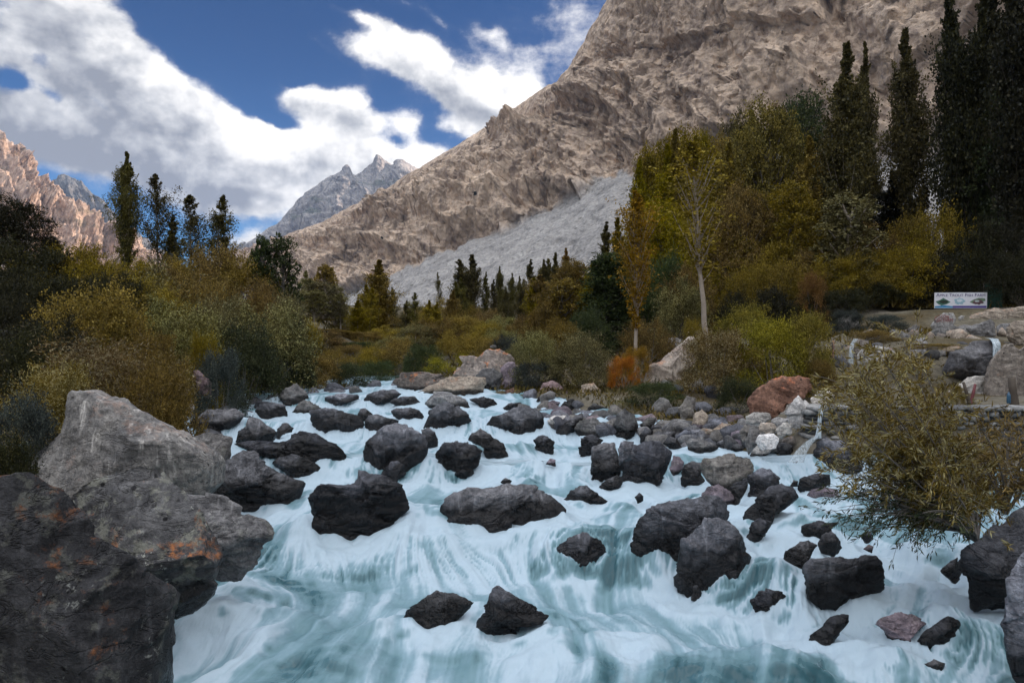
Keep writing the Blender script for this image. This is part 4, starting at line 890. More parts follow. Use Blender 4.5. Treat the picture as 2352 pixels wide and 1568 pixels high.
 ('G', 'dark stone at the bottom right among shallows', 'wet', [(1415, 1495), (1450, 1448), (1540, 1423), (1595, 1450), (1530, 1495)], {}),
 ('G', 'dark cobble near the lower right corner', 'wet', [(1722, 1450), (1780, 1413), (1850, 1448), (1855, 1492), (1760, 1494)], {}),
 ('G', 'half drowned brown stone below the small round stone', 'plum', [(1335, 725), (1370, 698), (1405, 710), (1392, 740)], {}),
]
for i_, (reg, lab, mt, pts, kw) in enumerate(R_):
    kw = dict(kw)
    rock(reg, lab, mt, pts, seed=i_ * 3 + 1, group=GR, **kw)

# cairn stone on the orange topped rock
rock('B', 'small flat grey stone on top of the orange topped rock', 'grey', [(1032, 768), (1038, 755), (1055, 750), (1075, 756), (1078, 769), (1055, 772)], D=26.4, seed=900, sink=0.1)

# ---- small cobbles along the shores: shared meshes, one object each
cob = []
for k in range(10):
    r = np.random.default_rng(500 + k)
    q, fc = ico(3)
    N = q.copy()
    for j in range(12):
        n = r.normal(size=3); n /= np.linalg.norm(n)
        ex = N @ n - r.uniform(.62, .85)
        N -= np.where(ex > 0, ex, 0)[:, None] * n
    N *= np.array([1, r.uniform(.6, .95), r.uniform(.5, .8)])
    N += q * (0.05 * fbm(q * 2.5 + k, 3, k))[:, None]
    me = mesh('cobble', N + np.array([0, 0, .3]), fc, [M[['grey', 'slate', 'slate', 'plum', 'tan', 'grey', 'slate', 'tan', 'wet', 'grey'][k]]])
    fattr(me, 'wet', np.zeros(len(N)))
    cob.append(me)
rg = np.random.default_rng(77)
def cobbles(n, quad, lab, group, smin, smax, pick, cat='stone'):
    """cobbles strewn over a patch of shore given by four picture points"""
    q = np.array(quad, float)
    for k in range(n):
        a, b = rg.random(), rg.random()
        u, v = (q[0] * (1 - a) + q[1] * a) * (1 - b) + (q[3] * (1 - a) + q[2] * a) * b
        D = hit(u, v)
        x = (u - 1176) / F * D
        zz = max(gz(x, D), float(zwater(np.array([x]), np.array([D]))[0]) - .12 if river_in(np.array([x]), np.array([D]))[0] > 0 else -9)
        s = rg.uniform(smin, smax) ** 1.0
        o = obj('cobble', cob[pick[k % len(pick)]], loc=(x, D, zz - .12 * s))
        o.rotation_euler = (rg.normal() * .2, rg.normal() * .2, rg.uniform(0, 6.28))
        o.scale = (s, s, s * rg.uniform(.8, 1.2))
        tag(o, lab, cat, group)
cobbles(30, [(525, 885), (640, 880), (680, 898), (540, 912)], 'grey cobble on the pebble bank under the left green thicket', 'cobbles on the left pebble bank', .12, .3, (0, 1, 2, 3, 6, 9))
cobbles(14, [(440, 905), (560, 900), (570, 925), (460, 940)], 'dark cobble at the left water edge below the thicket', 'cobbles at the left water edge', .15, .4, (1, 2, 6, 8))
cobbles(20, [(690, 875), (920, 880), (900, 905), (700, 905)], 'cobble along the far shore of the upper riffle', 'cobbles on the far shore', .15, .45, (0, 1, 2, 6, 9))
cobbles(30, [(1210, 900), (1440, 965), (1450, 1000), (1250, 985)], 'loose stone between the boulders of the middle right shore', 'stones on the middle right shore', .15, .42, (0, 1, 2, 3, 6, 8, 9))
cobbles(40, [(1440, 985), (1730, 985), (1730, 1035), (1500, 1012)], 'loose grey stone on the right shore left of the white pile', 'stones on the right shore', .12, .36, (0, 1, 2, 3, 4, 5, 6, 9))
cobbles(16, [(1720, 990), (1800, 985), (1815, 1030), (1730, 1035)], 'small pale stone filling the white pile', 'small stones of the white pile', .12, .24, (0, 4, 5, 7, 9))
cobbles(26, [(2080, 1480), (2330, 1475), (2345, 1550), (2110, 1560)], 'dark wet pebble in the shallows of the lower right corner', 'pebbles in the lower right shallows', .05, .15, (1, 2, 3, 8))
cobbles(20, [(1920, 755), (2330, 745), (2340, 800), (1930, 850)], 'pale stone lying on the stony slope above the terrace', 'stones on the upper right slope', .1, .28, (0, 4, 5, 7, 9))

cobbles(22, [(445, 905), (640, 905), (600, 985), (450, 1010)], 'mid sized dark boulder crowding the left shore riffle', 'boulders crowding the left shore', .22, .42, (1, 2, 6, 8, 3), 'boulder')
cobbles(12, [(690, 890), (900, 890), (880, 925), (720, 930)], 'dark flat stone in the far upper riffle', 'stones in the far upper riffle', .2, .42, (1, 2, 6, 8), 'boulder')
cobbles(24, [(1150, 930), (1420, 950), (1440, 1005), (1240, 975)], 'mid sized grey boulder packed along the middle right shore', 'boulders along the middle right shore', .22, .46, (0, 1, 2, 3, 6, 9), 'boulder')
cobbles(20, [(1440, 965), (1720, 960), (1720, 1030), (1500, 1015)], 'mid sized grey boulder packed on the right shore before the white pile', 'boulders along the right shore', .18, .38, (0, 1, 2, 3, 6, 5), 'boulder')
cobbles(18, [(1930, 745), (2330, 735), (2340, 800), (1940, 850)], 'pale angular boulder on the stony slope below the sign', 'boulders on the slope below the sign', .25, .6, (0, 4, 5, 7, 9, 4), 'boulder')
cobbles(8, [(1480, 900), (1680, 880), (1690, 950), (1500, 960)], 'grey boulder half hidden by the right bank bushes', 'boulders under the right bank bushes', .25, .5, (0, 1, 6, 9), 'boulder')

# ------------------------------------------------------------------ water
def build_water():
    nv, nu = 560, 640
    ly = np.linspace(math.log(3.0 + 6), math.log(36 + 6), nv)
    ys = np.exp(ly) - 6
    t = np.linspace(0, 1, nu)
    Y = np.repeat(ys[:, None], nu, 1)
    xl = np.interp(ys, EDGE_L[:, 0], EDGE_L[:, 1]) - 1.3
    xr = np.interp(ys, EDGE_R[:, 0], EDGE_R[:, 1]) + 1.3
    Xw = xl[:, None] + (xr - xl)[:, None] * t[None]
    x, y = Xw.ravel(), Y.ravel()
    # ---- flow field: downstream, from the right where the side cascades come in, parted by the rocks
    def vel(x, y):
        sidew = np.clip((x - 0.8) / 2.5, 0, 1) * np.clip((12.5 - y) / 3, 0, 1)
        vx = -0.75 * sidew + 0.22 * np.sin(y * 0.9 + x * 0.6) + 0.15 * np.sin(y * 2.3 - x * 1.1)
        vy = -np.ones_like(x)
        for ox, oy, rx, ry, _ in OBST:
            R = 0.62 * (rx + ry) * 0.5 + 0.35 * rx
            dx, dy = x - ox, y - oy
            r2 = dx * dx + dy * dy
            m = r2 < (4 * R) ** 2
            if not m.any(): continue
            dxm, dym, r2m = dx[m], dy[m], np.maximum(r2[m], (R * .8) ** 2)
            k = R * R / (r2m * r2m)
            # dipole for a flow of (0,-1)
            vx[m] += 2 * dxm * dym * k
            vy[m] += (dym * dym - dxm * dxm) * k * 1.0
        return vx, vy
    vx, vy = vel(x.copy(), y.copy())
    sp = np.sqrt(vx * vx + vy * vy) + 1e-6
    VX, VY = (vx / sp).reshape(nv, nu), (vy / sp).reshape(nv, nu)
    # ---- line-integral convolution of noise: long-exposure silk
    def samp(Ar, xx, yy):
        fi = np.interp(yy, ys, np.arange(nv))
        w = np.interp(yy, ys, xl), np.interp(yy, ys, xr)
        fj = np.clip((xx - w[0]) / (w[1] - w[0]), 0, 1) * (nu - 1)
        i0, j0 = np.clip(fi.astype(int), 0, nv - 2), np.clip(fj.astype(int), 0, nu - 2)
        a, b = fi - i0, fj - j0
        return Ar[i0, j0] * (1 - a) * (1 - b) + Ar[i0 + 1, j0] * a * (1 - b) + Ar[i0, j0 + 1] * (1 - a) * b + Ar[i0 + 1, j0 + 1] * a * b
    z0 = np.zeros_like(x)
    def lic(nz, steps, h):
        acc, tot = np.zeros_like(x), 0
        nz2 = nz.reshape(nv, nu)
        for sg in (1, -1):
            px, py = x.copy(), y.copy()
            for k in range(steps):
                w = 0.5 + 0.5 * math.cos(math.pi * k / steps)
                acc += samp(nz2, px, py) * w
                tot += w
                hx = h * (0.4 + py * 0.055)
                px = px + sg * samp(VX, px, py) * hx
                py = py + sg * samp(VY, px, py) * hx
        r = acc / tot
        return (r - r.mean()) / r.std()
    sc = 1.0 / (0.45 + y * 0.05)         # finer close to the camera
    rw = np.random.default_rng(5)
    p3 = np.stack([x, y, z0], 1)
    fine = lic(fbm(p3 * 9.0, 2, 61) + 0.9 * rw.normal(size=len(x)), 16, 0.045)
    mid = lic(fbm(p3 * 5.2, 3, 62), 18, 0.07)
    big = lic(fbm(p3 * 1.15, 3, 63), 10, 0.09)
    # ---- heights
    zw = zwater(x, y)
    e = 0.25
    sx, sy_ = VX.ravel(), VY.ravel()
    drop = (zwater(x - sx * e, y - sy_ * e) - zwater(x + sx * e, y + sy_ * e)) / (2 * e)
    wake, pile, near = np.zeros_like(x), np.zeros_like(x), np.zeros_like(x)
    for ox, oy, rx, ry, _ in OBST:
        d = np.sqrt(((x - ox) / (rx + .25)) ** 2 + ((y - oy) / (ry + .25)) ** 2)
        near = np.maximum(near, smooth(d, 1.35, .95))
        du = np.sqrt(((x - ox) / (rx + .3)) ** 2 + ((y - oy - ry * .7) / (ry * .8 + .3)) ** 2)
        pile = np.maximum(pile, np.exp(-du * du * .8) * min(.30, .35 * rx))
        dd = np.sqrt(((x - ox) / (rx * 1.1 + .1)) ** 2 + ((y - oy + ry + .3) / (.7 + rx * .4)) ** 2)
        wake = np.maximum(wake, np.exp(-dd * dd))
    # standing waves and curling rolls of the near rapids
    roll = fbm(np.stack([x * .55, y * .8, z0], 1), 2, 71)
    roll2 = fbm(np.stack([x * 1.5, y * 1.7, z0 + 3], 1), 3, 72, .55)
    amp = np.clip(0.16 - y * 0.004, 0.05, 0.16)
    z = zw + pile * .7 - wake * .17 + amp * (roll * 1.2 + roll2 * .55) + 0.022 * big + 0.008 * mid + near * (.03 + .05 * np.clip(roll2, 0, 1)) + .012 * smooth(drop, .08, .3) * fine
    # glassy tongue dropping into foam at the lower middle, and the long curtain left of the brown rock
    for cxx, cyy, wx_, wy_, hh in ((1.0, 5.9, 1.6, .85, .15), (-2.2, 6.6, 1.5, .55, .16), (.3, 9.0, 2.6, .45, .10), (-1.4, 5.3, 1.2, .7, .10), (3.0, 6.2, 1.0, .5, .15)):
        z += hh * np.exp(-((x - cxx) / wx_) ** 2 - ((y - cyy) / wy_) ** 2)
    gy = np.gradient(z.reshape(nv, nu), axis=0) / np.gradient(Y, axis=0)
    slope = np.clip(gy.ravel(), -1, 2)
    # ---- foam
    glass = smooth(roll * .8 + slope * .9 - wake * .6, .10, .75)          # accelerating smooth water shows teal
    far = smooth(y, 8, 17)
    foam = 0.50 + .12 * smooth(y, 5.5, 8.5) + .20 * far - .50 * glass * (1 - .45 * far) + .11 * big + .10 * mid + .05 * fine + .30 * near * (1 - .6 * glass) + smooth(drop, .08, .3) * (.08 * fine + .08 * mid) + .30 * wake + .15 * smooth(drop, .1, .4) * far
    side = smooth(x, 1.8, 3.4) * smooth(y, 11.5, 9)
    foam = foam + side * (.16 + .05 * fine)
    shallow = smooth(x, 2.9, 3.9) * smooth(y, 6.7, 5.9)
    foam = np.clip(foam - .75 * shallow * (.6 + .3 * mid), 0, 1)
    me = mesh('river', np.stack([x, y, z], 1), grid_faces(nv, nu))
    fattr(me, 'foam', foam)
    fattr(me, 'silk', fine)
    m = newmat('white_water')
    f, sk = attr('foam'), attr('silk')
    co = node('ShaderNodeTexCoord', out=3)
    br = noise(co, 5.0, 6, 0.65, 0.4)
    f2 = (f + (br - 0.5) * 0.16).clamp()
    c = ramp(f2, [(0.0, (0.030, 0.075, 0.090)), (0.25, (0.060, 0.128, 0.150)), (0.5, (0.115, 0.205, 0.235)), (0.76, (0.185, 0.285, 0.335)), (1.0, (0.345, 0.435, 0.50))])
    finish(m, **{'Base Color': c, 'Roughness': sstep(f2, 0.1, 0.7) * 0.5 + 0.12, 'Specular IOR Level': 0.35, 'IOR': 1.33, 'bump': (sk * 0.006 + br * 0.02, 0.35, 0.6)})
    me.materials.append(m)
    tag(obj('river', me), 'foaming turquoise and white river in spate', 'river', kind='structure')


build_water()

# ------------------------------------------------------------------ plants
def tube(paths, sides=5):
    """paths: list of (points (n,3), radii (n)); one mesh of tapered tubes"""
    Vs, Fs, o = [], [], 0
    for pts, rad in paths:
        pts = np.asarray(pts, float)
        n = len(pts)
        t = np.gradient(pts, axis=0)
        t /= np.linalg.norm(t, axis=1, keepdims=True) + 1e-9
        ref = np.where(np.abs(t[:, 2:3]) > .9, np.array([[1., 0, 0]]), np.array([[0, 0, 1.]]))
        a = np.cross(t, ref); a /= np.linalg.norm(a, axis=1, keepdims=True) + 1e-9
        b = np.cross(t, a)
        th = np.arange(sides) * 2 * math.pi / sides
        ring = pts[:, None] + (a[:, None] * np.cos(th)[None, :, None] + b[:, None] * np.sin(th)[None, :, None]) * np.asarray(rad)[:, None, None]
        Vs.append(ring.reshape(-1, 3))
        i = np.arange(n * sides).reshape(n, sides) + o
        j = np.roll(i, -1, axis=1)
        Fs.append(np.stack([i[:-1].ravel(), j[:-1].ravel(), j[1:].ravel(), i[1:].ravel()], 1))
        o += n * sides
    return np.concatenate(Vs), np.concatenate(Fs)


def leaves(p, ax, Ln, Wd, rng):
    """diamond leaves at p along ax, slightly folded"""
    n = len(p)
    ax = ax / (np.linalg.norm(ax, axis=1, keepdims=True) + 1e-9)
    b = np.cross(ax, rng.normal(size=(n, 3)))
    b /= np.linalg.norm(b, axis=1, keepdims=True) + 1e-9
    c = np.cross(ax, b)
    Ln, Wd = Ln[:, None], Wd[:, None]
    v = np.stack([p, p + ax * Ln * .45 + b * Wd * .5 + c * Ln * .06, p + ax * Ln - c * Ln * .08, p + ax * Ln * .45 - b * Wd * .5 + c * Ln * .06], 1)
    return v.reshape(-1, 3), np.arange(4 * n).reshape(n, 4)


def spray_leaves(st, dr, ln, per, spread, L0, W0, rng, along=0.5, t0=0.15, droop=0.0):
    k = np.repeat(np.arange(len(st)), per)
    t = t0 + (1 - t0) * rng.random(len(k)) ** 0.8
    d = dr[k] / (np.linalg.norm(dr[k], axis=1, keepdims=True) + 1e-9)
    p = st[k] + d * (ln[k] * t)[:, None]
    p[:, 2] -= droop * (t * ln[k]) ** 2
    p += rng.normal(size=p.shape) * (spread * ln[k] * (1.15 - .6 * t))[:, None]
    ax = d * along + rng.normal(size=p.shape) * .5
    ax[:, 2] -= droop * .8
    s = rng.uniform(.6, 1.25, len(k))
    return leaves(p, ax, L0 * s, W0 * s, rng)


def join_lv(parts):
    V, Fc, o = [], [], 0
    for v, f in parts:
        V.append(v); Fc.append(f + o); o += len(v)
    return np.concatenate(V), np.concatenate(Fc)


def unit(rng, n):
    v = rng.normal(size=(n, 3))
    return v / np.linalg.norm(v, axis=1, keepdims=True)


T = {}
def template(key, crown, trunk):
    T[key] = (mesh('crown', *crown, mats=[L['olive']], smooth_shade=False), mesh('trunk', *trunk, mats=[M['greybark']]))


def bent(p0, p1, n, rng, wob):
    t = np.linspace(0, 1, n)[:, None]
    w = np.cumsum(rng.normal(size=(n, 3)), 0) * wob
    w -= t * w[-1]
    return p0 * (1 - t) + p1 * t + w


def poplar(key, seed, H=12.0, wid=0.085, bare=0.10, nb=80, per=95, gap=0.0, twin=False, sparse=False):
    rng = np.random.default_rng(seed)
    lead = [np.array([0, 0, 0.])] + ([np.array([wid * H * .9, .1, 0])] if twin else [])
    parts, paths = [], []
    for q, off in enumerate(lead):
        Hq = H * (1 if q == 0 else .93)
        top = np.array([rng.normal() * .02 * H, rng.normal() * .02 * H, Hq * .985]) + off
        tr = bent(off * .15, top, 12, rng, .03)
        paths.append((tr, np.linspace(.009 * H, .001 * H, 12)))
        h = bare + (1 - bare) * np.sort(rng.random(nb)) ** 1.05
        az = rng.random(nb) * 6.283
        prof = np.clip(np.minimum((h - bare) / (.45 if sparse else .22) + (.2 if sparse else .45), (1.01 - h) / .60), .07, 1) * (1 + .25 * np.sin(h * 19 + seed))
        st = np.stack([np.interp(h, tr[:, 2] / Hq, tr[:, c]) for c in range(3)], 1)
        rad = np.stack([np.cos(az), np.sin(az), 0 * az], 1)
        ln = wid * H * 1.9 * prof * rng.uniform(.7, 1.2, nb)
        dr = rad * ((.40 if sparse else .55) * rng.uniform(.5, 1.2, nb))[:, None] + np.array([0, 0, 1.])
        keep = rng.random(nb) > gap
        st, dr, ln = st[keep], dr[keep], ln[keep]
        du = dr / np.linalg.norm(dr, axis=1, keepdims=True)
        for i in range(len(st)):
            if sparse or i % 4 == 0:
                e = st[i] + du[i] * ln[i] * .95
                paths.append((np.array([st[i], (st[i] + e) / 2 + rad[i % len(rad)] * .02 * H * .2, e]), np.array([.004, .0028, .0008]) * H * (.45 if sparse else .3)))
        parts.append(spray_leaves(st, dr, ln, int(per * 1.7), .085, .0125 * H, .0085 * H, rng, t0=.22 if sparse else .1))
        # short side sprays
        k = rng.integers(0, len(st), len(st) * 2)
        tt = rng.random(len(k))
        s2 = st[k] + du[k] * (ln[k] * tt)[:, None]
        parts.append(spray_leaves(s2, du[k] + unit(rng, len(k)) * .75, ln[k] * .38, max(6, per // 3), .16, .0125 * H, .0085 * H, rng))
    template(key, join_lv(parts), tube(paths))


def broad(key, seed, H=10.0, W=5.0, base=.25, nl=26, sp=26, per=11, cone=0.0, droop=0.0, leaf=(.024, .015), fill=.55):
    """round or conical crown of leaf clumps on limbs"""
    rng = np.random.default_rng(seed)
    parts, paths = [], []
    tr = bent(np.zeros(3), np.array([rng.normal() * .03 * H, rng.normal() * .03 * H, H * .9]), 9, rng, .05)
    paths.append((tr, np.linspace(.022 * H, .003 * H, 9)))
    for i in range(nl):
        h = base + (1 - base) * ((i + rng.random()) / nl) ** .9
        r = W * .5 * (math.sqrt(max(0.05, 1 - ((h - base) / (1 - base) * 2 - .75) ** 2 * .55)) if not cone else max(.12, (1.05 - h) * 1.25))
        az = i * 2.4 + rng.normal() * .4
        rr = r * rng.uniform(.35, 1.0)
        c = np.array([math.cos(az) * rr, math.sin(az) * rr, h * H * .96])
        s0 = np.array([np.interp(max(.1, h - .18) * H, tr[:, 2], tr[:, q]) for q in range(3)])
        mid = s0 * .5 + c * .5 + np.array([0, 0, -.03 * H])
        paths.append((np.array([s0, mid, c]), np.array([.009, .006, .002]) * H))
        lr = W * rng.uniform(.11, .2)
        d = unit(rng, sp)
        d[:, 2] += .25
        st = c + d * lr * .35
        parts.append(spray_leaves(st, d, np.full(sp, lr) * rng.uniform(.6, 1.25, sp), per, .2, leaf[0] * H, leaf[1] * H, rng, droop=droop, t0=1 - fill))
    template(key, join_lv(parts), tube(paths))


def shrub(key, seed, H=4.0, W=4.5, nl=20, sp=30, per=12, leaf=(.15, .06), spiky=.3, upright=.2, stems=9):
    rng = np.random.default_rng(seed)
    parts, paths = [], []
    for i in range(nl):
        az = i * 2.399 + rng.normal() * .3
        el = math.asin(rng.uniform(.05, .98))
        R = rng.uniform(.62, .86)
        c = np.array([math.cos(az) * math.cos(el) * W * .5 * R, math.sin(az) * math.cos(el) * W * .5 * R, H * (.10 + .74 * math.sin(el) * R / .8)])
        lr = rng.uniform(.15, .24) * min(W, H * 1.2)
        d = unit(rng, sp)
        out = c / np.linalg.norm(c)
        d = d + out * .55 + np.array([0, 0, upright])
        ln = lr * rng.uniform(.6, 1.15, sp) * (1 + spiky * (rng.random(sp) > .8))
        parts.append(spray_leaves(np.repeat(c[None], sp, 0) + unit(rng, sp) * lr * .25, d, ln, per, .13, leaf[0], leaf[1], rng, along=.45))
        if i < stems:
            paths.append((bent(np.array([rng.normal() * .15, rng.normal() * .15, 0]), c, 5, rng, .04), np.linspace(.05, .012, 5)))
    # low skirt so the foot is leafy
    n = 60
    az = rng.random(n) * 6.283
    st = np.stack([np.cos(az) * W * .36, np.sin(az) * W * .36, rng.random(n) * H * .25], 1)
    parts.append(spray_leaves(st, np.stack([np.cos(az), np.sin(az), .7 + 0 * az], 1), np.full(n, H * .2), 14, .2, leaf[0], leaf[1], rng))
    template(key, join_lv(parts), tube(paths))


poplar('pop1', 1, wid=.15, nb=150, per=100)
poplar('pop2', 2, wid=.13, twin=True, nb=120, per=75)
poplar('pop3', 3, wid=.135, gap=.2, per=60)
poplar('pop4', 4, wid=.15, gap=.3, per=55, nb=100)
poplar('pop5', 5, wid=.11, bare=.05)
poplar('popS', 6, wid=.20, bare=.36, nb=80, per=20, sparse=True)
poplar('popT', 7, wid=.17, bare=.24, nb=95, per=30, sparse=True)
poplar('popD', 8, wid=.13, bare=.16, nb=150, per=85)
poplar('popE', 9, wid=.11, bare=.12, nb=130, per=70, twin=True)
broad('bro1', 11, W=6.0, nl=60, sp=36, per=24, leaf=(.0135, .0095))
broad('bro2', 12, W=5.0, nl=56, sp=36, per=24, base=.10, leaf=(.0135, .0095))
broad('bro3', 13, W=5.5, nl=60, sp=34, per=24, cone=1, base=.08, leaf=(.0135, .0095))
broad('lolly', 14, H=8, W=3.2, nl=18, sp=30, per=13, base=.55, leaf=(.026, .02))
broad('conif', 15, W=4.0, nl=70, sp=26, per=14, cone=1, base=.06, leaf=(.018, .010))
broad('weep', 16, W=6.5, nl=60, sp=30, per=16, base=.08, droop=.22, leaf=(.024, .008))
broad('thin', 17, W=3.2, nl=34, sp=22, per=11, base=.2, leaf=(.02, .014))
for k in range(6):
    shrub('shr%d' % k, 20 + k, W=4.2 + .5 * (k % 3), nl=26 + 2 * k, sp=32, per=25, leaf=(.092, .054), spiky=.1, upright=.1)
shrub('shrW', 30, nl=34, sp=34, per=20, leaf=(.14, .032), spiky=.6, upright=.35)
shrub('shrF', 31, nl=28, sp=40, per=22, leaf=(.085, .05), spiky=.3)
shrub('tuft', 32, nl=14, sp=60, per=8, leaf=(.28, .018), spiky=.9, upright=1.1, stems=4)


rgp = np.random.default_rng(123)
def plant(name, key, u, vtop, D, label, cat, leaf, bark='greybark', group=None, wpx=None, wide=1.0, dz=0.0, parts=('crown', 'trunk')):
    x = (u - 1176) / F * D
    g = gz(x, D) + dz - .05
    H = CAMZ - (vtop - 784) / F * D - g
    c, t = T[key]
    key_h = TH.setdefault(key, float(np.percentile(np.array([v.co[2] for v in c.vertices]), 97.5 if key.startswith('shr') else 99.6)))
    s = max(.05, H / key_h)
    if wpx:
        w0 = TW.setdefault(key, float(np.ptp(np.percentile(np.array([v.co[0] for v in c.vertices]), [2, 98]))))
        sx = wpx / F * D / w0
    else:
        sx = s * wide
    e = bpy.data.objects.new(name, None)
    COL.objects.link(e)
    e.empty_display_size = .3
    e.location = (x, D, g)
    e.rotation_euler = (0, 0, rgp.uniform(0, 6.28))
    e.scale = (sx, sx, s)
    tag(e, label, cat, group)
    for me, mt in ((c, L[leaf]), (t, M[bark])):
        o = obj(me.name.split('.')[0], me, e)
        o.material_slots[0].link = 'OBJECT'
        o.material_slots[0].material = mt
    return e
TH, TW = {}, {}

GP = 'poplars above the left thicket'
plant('poplar_tree', 'pop1', 291, 352, 46, 'tallest slender dark poplar rising above the left thicket', 'tree', 'poplar', 'palebark', GP, wpx=58)
plant('poplar_tree', 'pop4', 362, 402, 47, 'leaning gappy poplar second from the left, its tip bent', 'tree', 'poplar', 'palebark', GP, wpx=66)
plant('poplar_tree', 'pop5', 395, 495, 47, 'short poplar shoot at the right foot of the leaning gappy poplar', 'tree', 'poplar', 'palebark', GP, wpx=40)
plant('poplar_tree', 'pop4', 438, 450, 50, 'see through poplar third of the tall left row', 'tree', 'poplar', 'palebark', GP, wpx=75)
plant('poplar_tree', 'pop3', 490, 450, 51, 'see through poplar at the right end of the tall left row', 'tree', 'poplar', 'palebark', GP, wpx=70)
plant('poplar_tree', 'pop3', 522, 512, 52, 'low wispy poplar at the far right end of the left row', 'tree', 'poplar', 'palebark', GP, wpx=40)
plant('broadleaf_tree', 'lolly', 602, 543, 37, 'dark round headed tree, left of the pair above the green thicket', 'tree', 'dark', 'greybark', 'pair of dark round headed trees', wpx=46)
plant('broadleaf_tree', 'thin', 647, 543, 37, 'dark bushy headed tree, right of the pair above the green thicket', 'tree', 'dark', 'greybark', 'pair of dark round headed trees', wpx=72)
plant('broadleaf_tree', 'lolly', 748, 608, 52, 'small lollipop shaped tree standing alone against the grey slope', 'tree', 'olive', 'palebark', wpx=46)
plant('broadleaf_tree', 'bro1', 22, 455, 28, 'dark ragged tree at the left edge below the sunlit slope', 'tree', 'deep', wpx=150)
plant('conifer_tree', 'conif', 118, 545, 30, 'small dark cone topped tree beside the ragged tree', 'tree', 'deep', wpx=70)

LB, LG = 'brown olive bush in the dense thicket on the left bank', 'bushes of the left bank thicket'
left = [(60, 575, 26, 240, 'deep'), (150, 572, 28, 200, 'brown'), (215, 600, 27, 170, 'brown'), (0, 640, 21, 150, 'deep'), (310, 608, 33, 150, 'brown'), (265, 640, 25, 170, 'deep'),
        (420, 605, 38, 160, 'olive'), (475, 578, 37, 190, 'olive'), (565, 608, 37, 150, 'olive'), (390, 640, 29, 190, 'sage'), (345, 660, 26, 150, 'olive'), (470, 650, 28, 190, 'olive'),
        (545, 665, 29, 170, 'brown'), (615, 665, 33, 130, 'olive'), (650, 690, 31, 110, 'sage'), (330, 720, 20, 190, 'sage'), (420, 720, 21, 190, 'sage'), (520, 700, 25, 170, 'sage'),
        (100, 745, 15, 200, 'deep'), (20, 770, 13, 200, 'deep'), (690, 745, 33, 100, 'olive'), (735, 760, 37, 110, 'olive'), (130, 640, 22, 170, 'deep'), (60, 690, 18, 170, 'deep'), (340, 770, 17, 150, 'brown')]
for k, (u, v, D, w, lf) in enumerate(left):
    plant('bush', 'shr%d' % (k % 6), u, v, D, LB, 'bush', lf, group=LG, wpx=w)
plant('bush', 'shr2', 205, 675, 17.5, 'big rounded golden brown bush behind the pale slab boulder', 'bush', 'olive', wpx=270)
plant('bush', 'shr1', 600, 712, 24, 'large dark green bush overhanging the left pebble bank', 'bush', 'sage', wpx=210)
plant('bush', 'shr4', 555, 760, 21.5, 'black green bush in front of the large dark green one', 'bush', 'dark', wpx=170)
plant('bush', 'shr3', 655, 760, 25, 'dark green bush reaching the far left shore', 'bush', 'dark', wpx=120)
plant('willow_bush', 'shrW', 250, 800, 12.3, 'feathery willow bush with pale narrow leaves behind the pale slab', 'bush', 'willow', wpx=300)
plant('willow_bush', 'shrW', 355, 838, 11.6, 'amber willow bush drooping over the pale slab boulder', 'bush', 'brown', wpx=190)
plant('willow_bush', 'shrW', 130, 850, 10.6, 'wispy willow bush left of the peak of the pale slab', 'bush', 'willow', wpx=190)
plant('bush', 'shrF', 470, 775, 18.5, 'small golden bush glowing among the green ones', 'bush', 'gold', wpx=75)
plant('bush', 'shrF', 505, 815, 17.8, 'small blue green bush above the pinkish slab', 'bush', 'blue', wpx=110)
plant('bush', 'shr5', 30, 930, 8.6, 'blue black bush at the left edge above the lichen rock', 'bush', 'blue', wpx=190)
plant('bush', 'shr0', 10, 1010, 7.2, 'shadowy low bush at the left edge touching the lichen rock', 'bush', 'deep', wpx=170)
plant('bush', 'shr0', 735, 822, 27, 'olive green bush on the far left shore', 'bush', 'olive', wpx=120)
plant('bush', 'shrF', 800, 838, 27.5, 'dark green low bush on the far shore left of the flat slab', 'bush', 'dark', wpx=100)
plant('bush', 'shrF', 690, 825, 27, 'teal tinged low bush at the far left shore', 'bush', 'blue', wpx=60)

MG = 'pale thin trees beyond the bend of the river'
for u, v, D, w in ((693, 622, 48, 34), (712, 640, 46, 46), (740, 648, 46, 60), (768, 655, 48, 52), (795, 685, 50, 28), (722, 668, 44, 60), (672, 660, 44, 44), (782, 672, 46, 40)):
    plant('slender_tree', 'thin' if w > 50 else 'popT' if w > 36 else 'pop3', u, v, D, 'pale thin tree in the grove beyond the river bend', 'tree', 'sage', 'palebark', MG, wpx=w)
CP = 'small poplars at the foot of the scree'
plant('poplar_tree', 'pop2', 868, 598, 47, 'stout olive poplar standing alone left of centre', 'tree', 'olive', 'palebark', CP, wpx=62)
plant('poplar_tree', 'pop5', 905, 660, 54, 'thin poplar right of the stout olive poplar', 'tree', 'poplar', 'palebark', CP, wpx=24)
plant('poplar_tree', 'pop5', 931, 690, 52, 'short dark poplar right of the thin one', 'tree', 'poplar', 'palebark', CP, wpx=26)
plant('poplar_tree', 'pop3', 1010, 626, 90, 'lone little poplar with a bare stem on the scree', 'tree', 'poplar', 'palebark', CP, wpx=18)
plant('poplar_tree', 'pop2', 1086, 586, 62, 'broad dark poplar at the left end of the centre row', 'tree', 'poplar', 'palebark', CP, wpx=56)
for u, v, D, w in ((1113, 625, 62, 22), (1130, 642, 60, 22), (1147, 612, 63, 24), (1163, 660, 58, 24), (1176, 628, 64, 24), (1193, 635, 66, 20), (1214, 596, 62, 34), (1199, 660, 56, 30)):
    plant('poplar_tree', ('pop1', 'pop5', 'pop2')[w % 3], u, v, D, 'narrow dark poplar in the middle of the centre row', 'tree', 'poplar', 'palebark', CP, wpx=w)
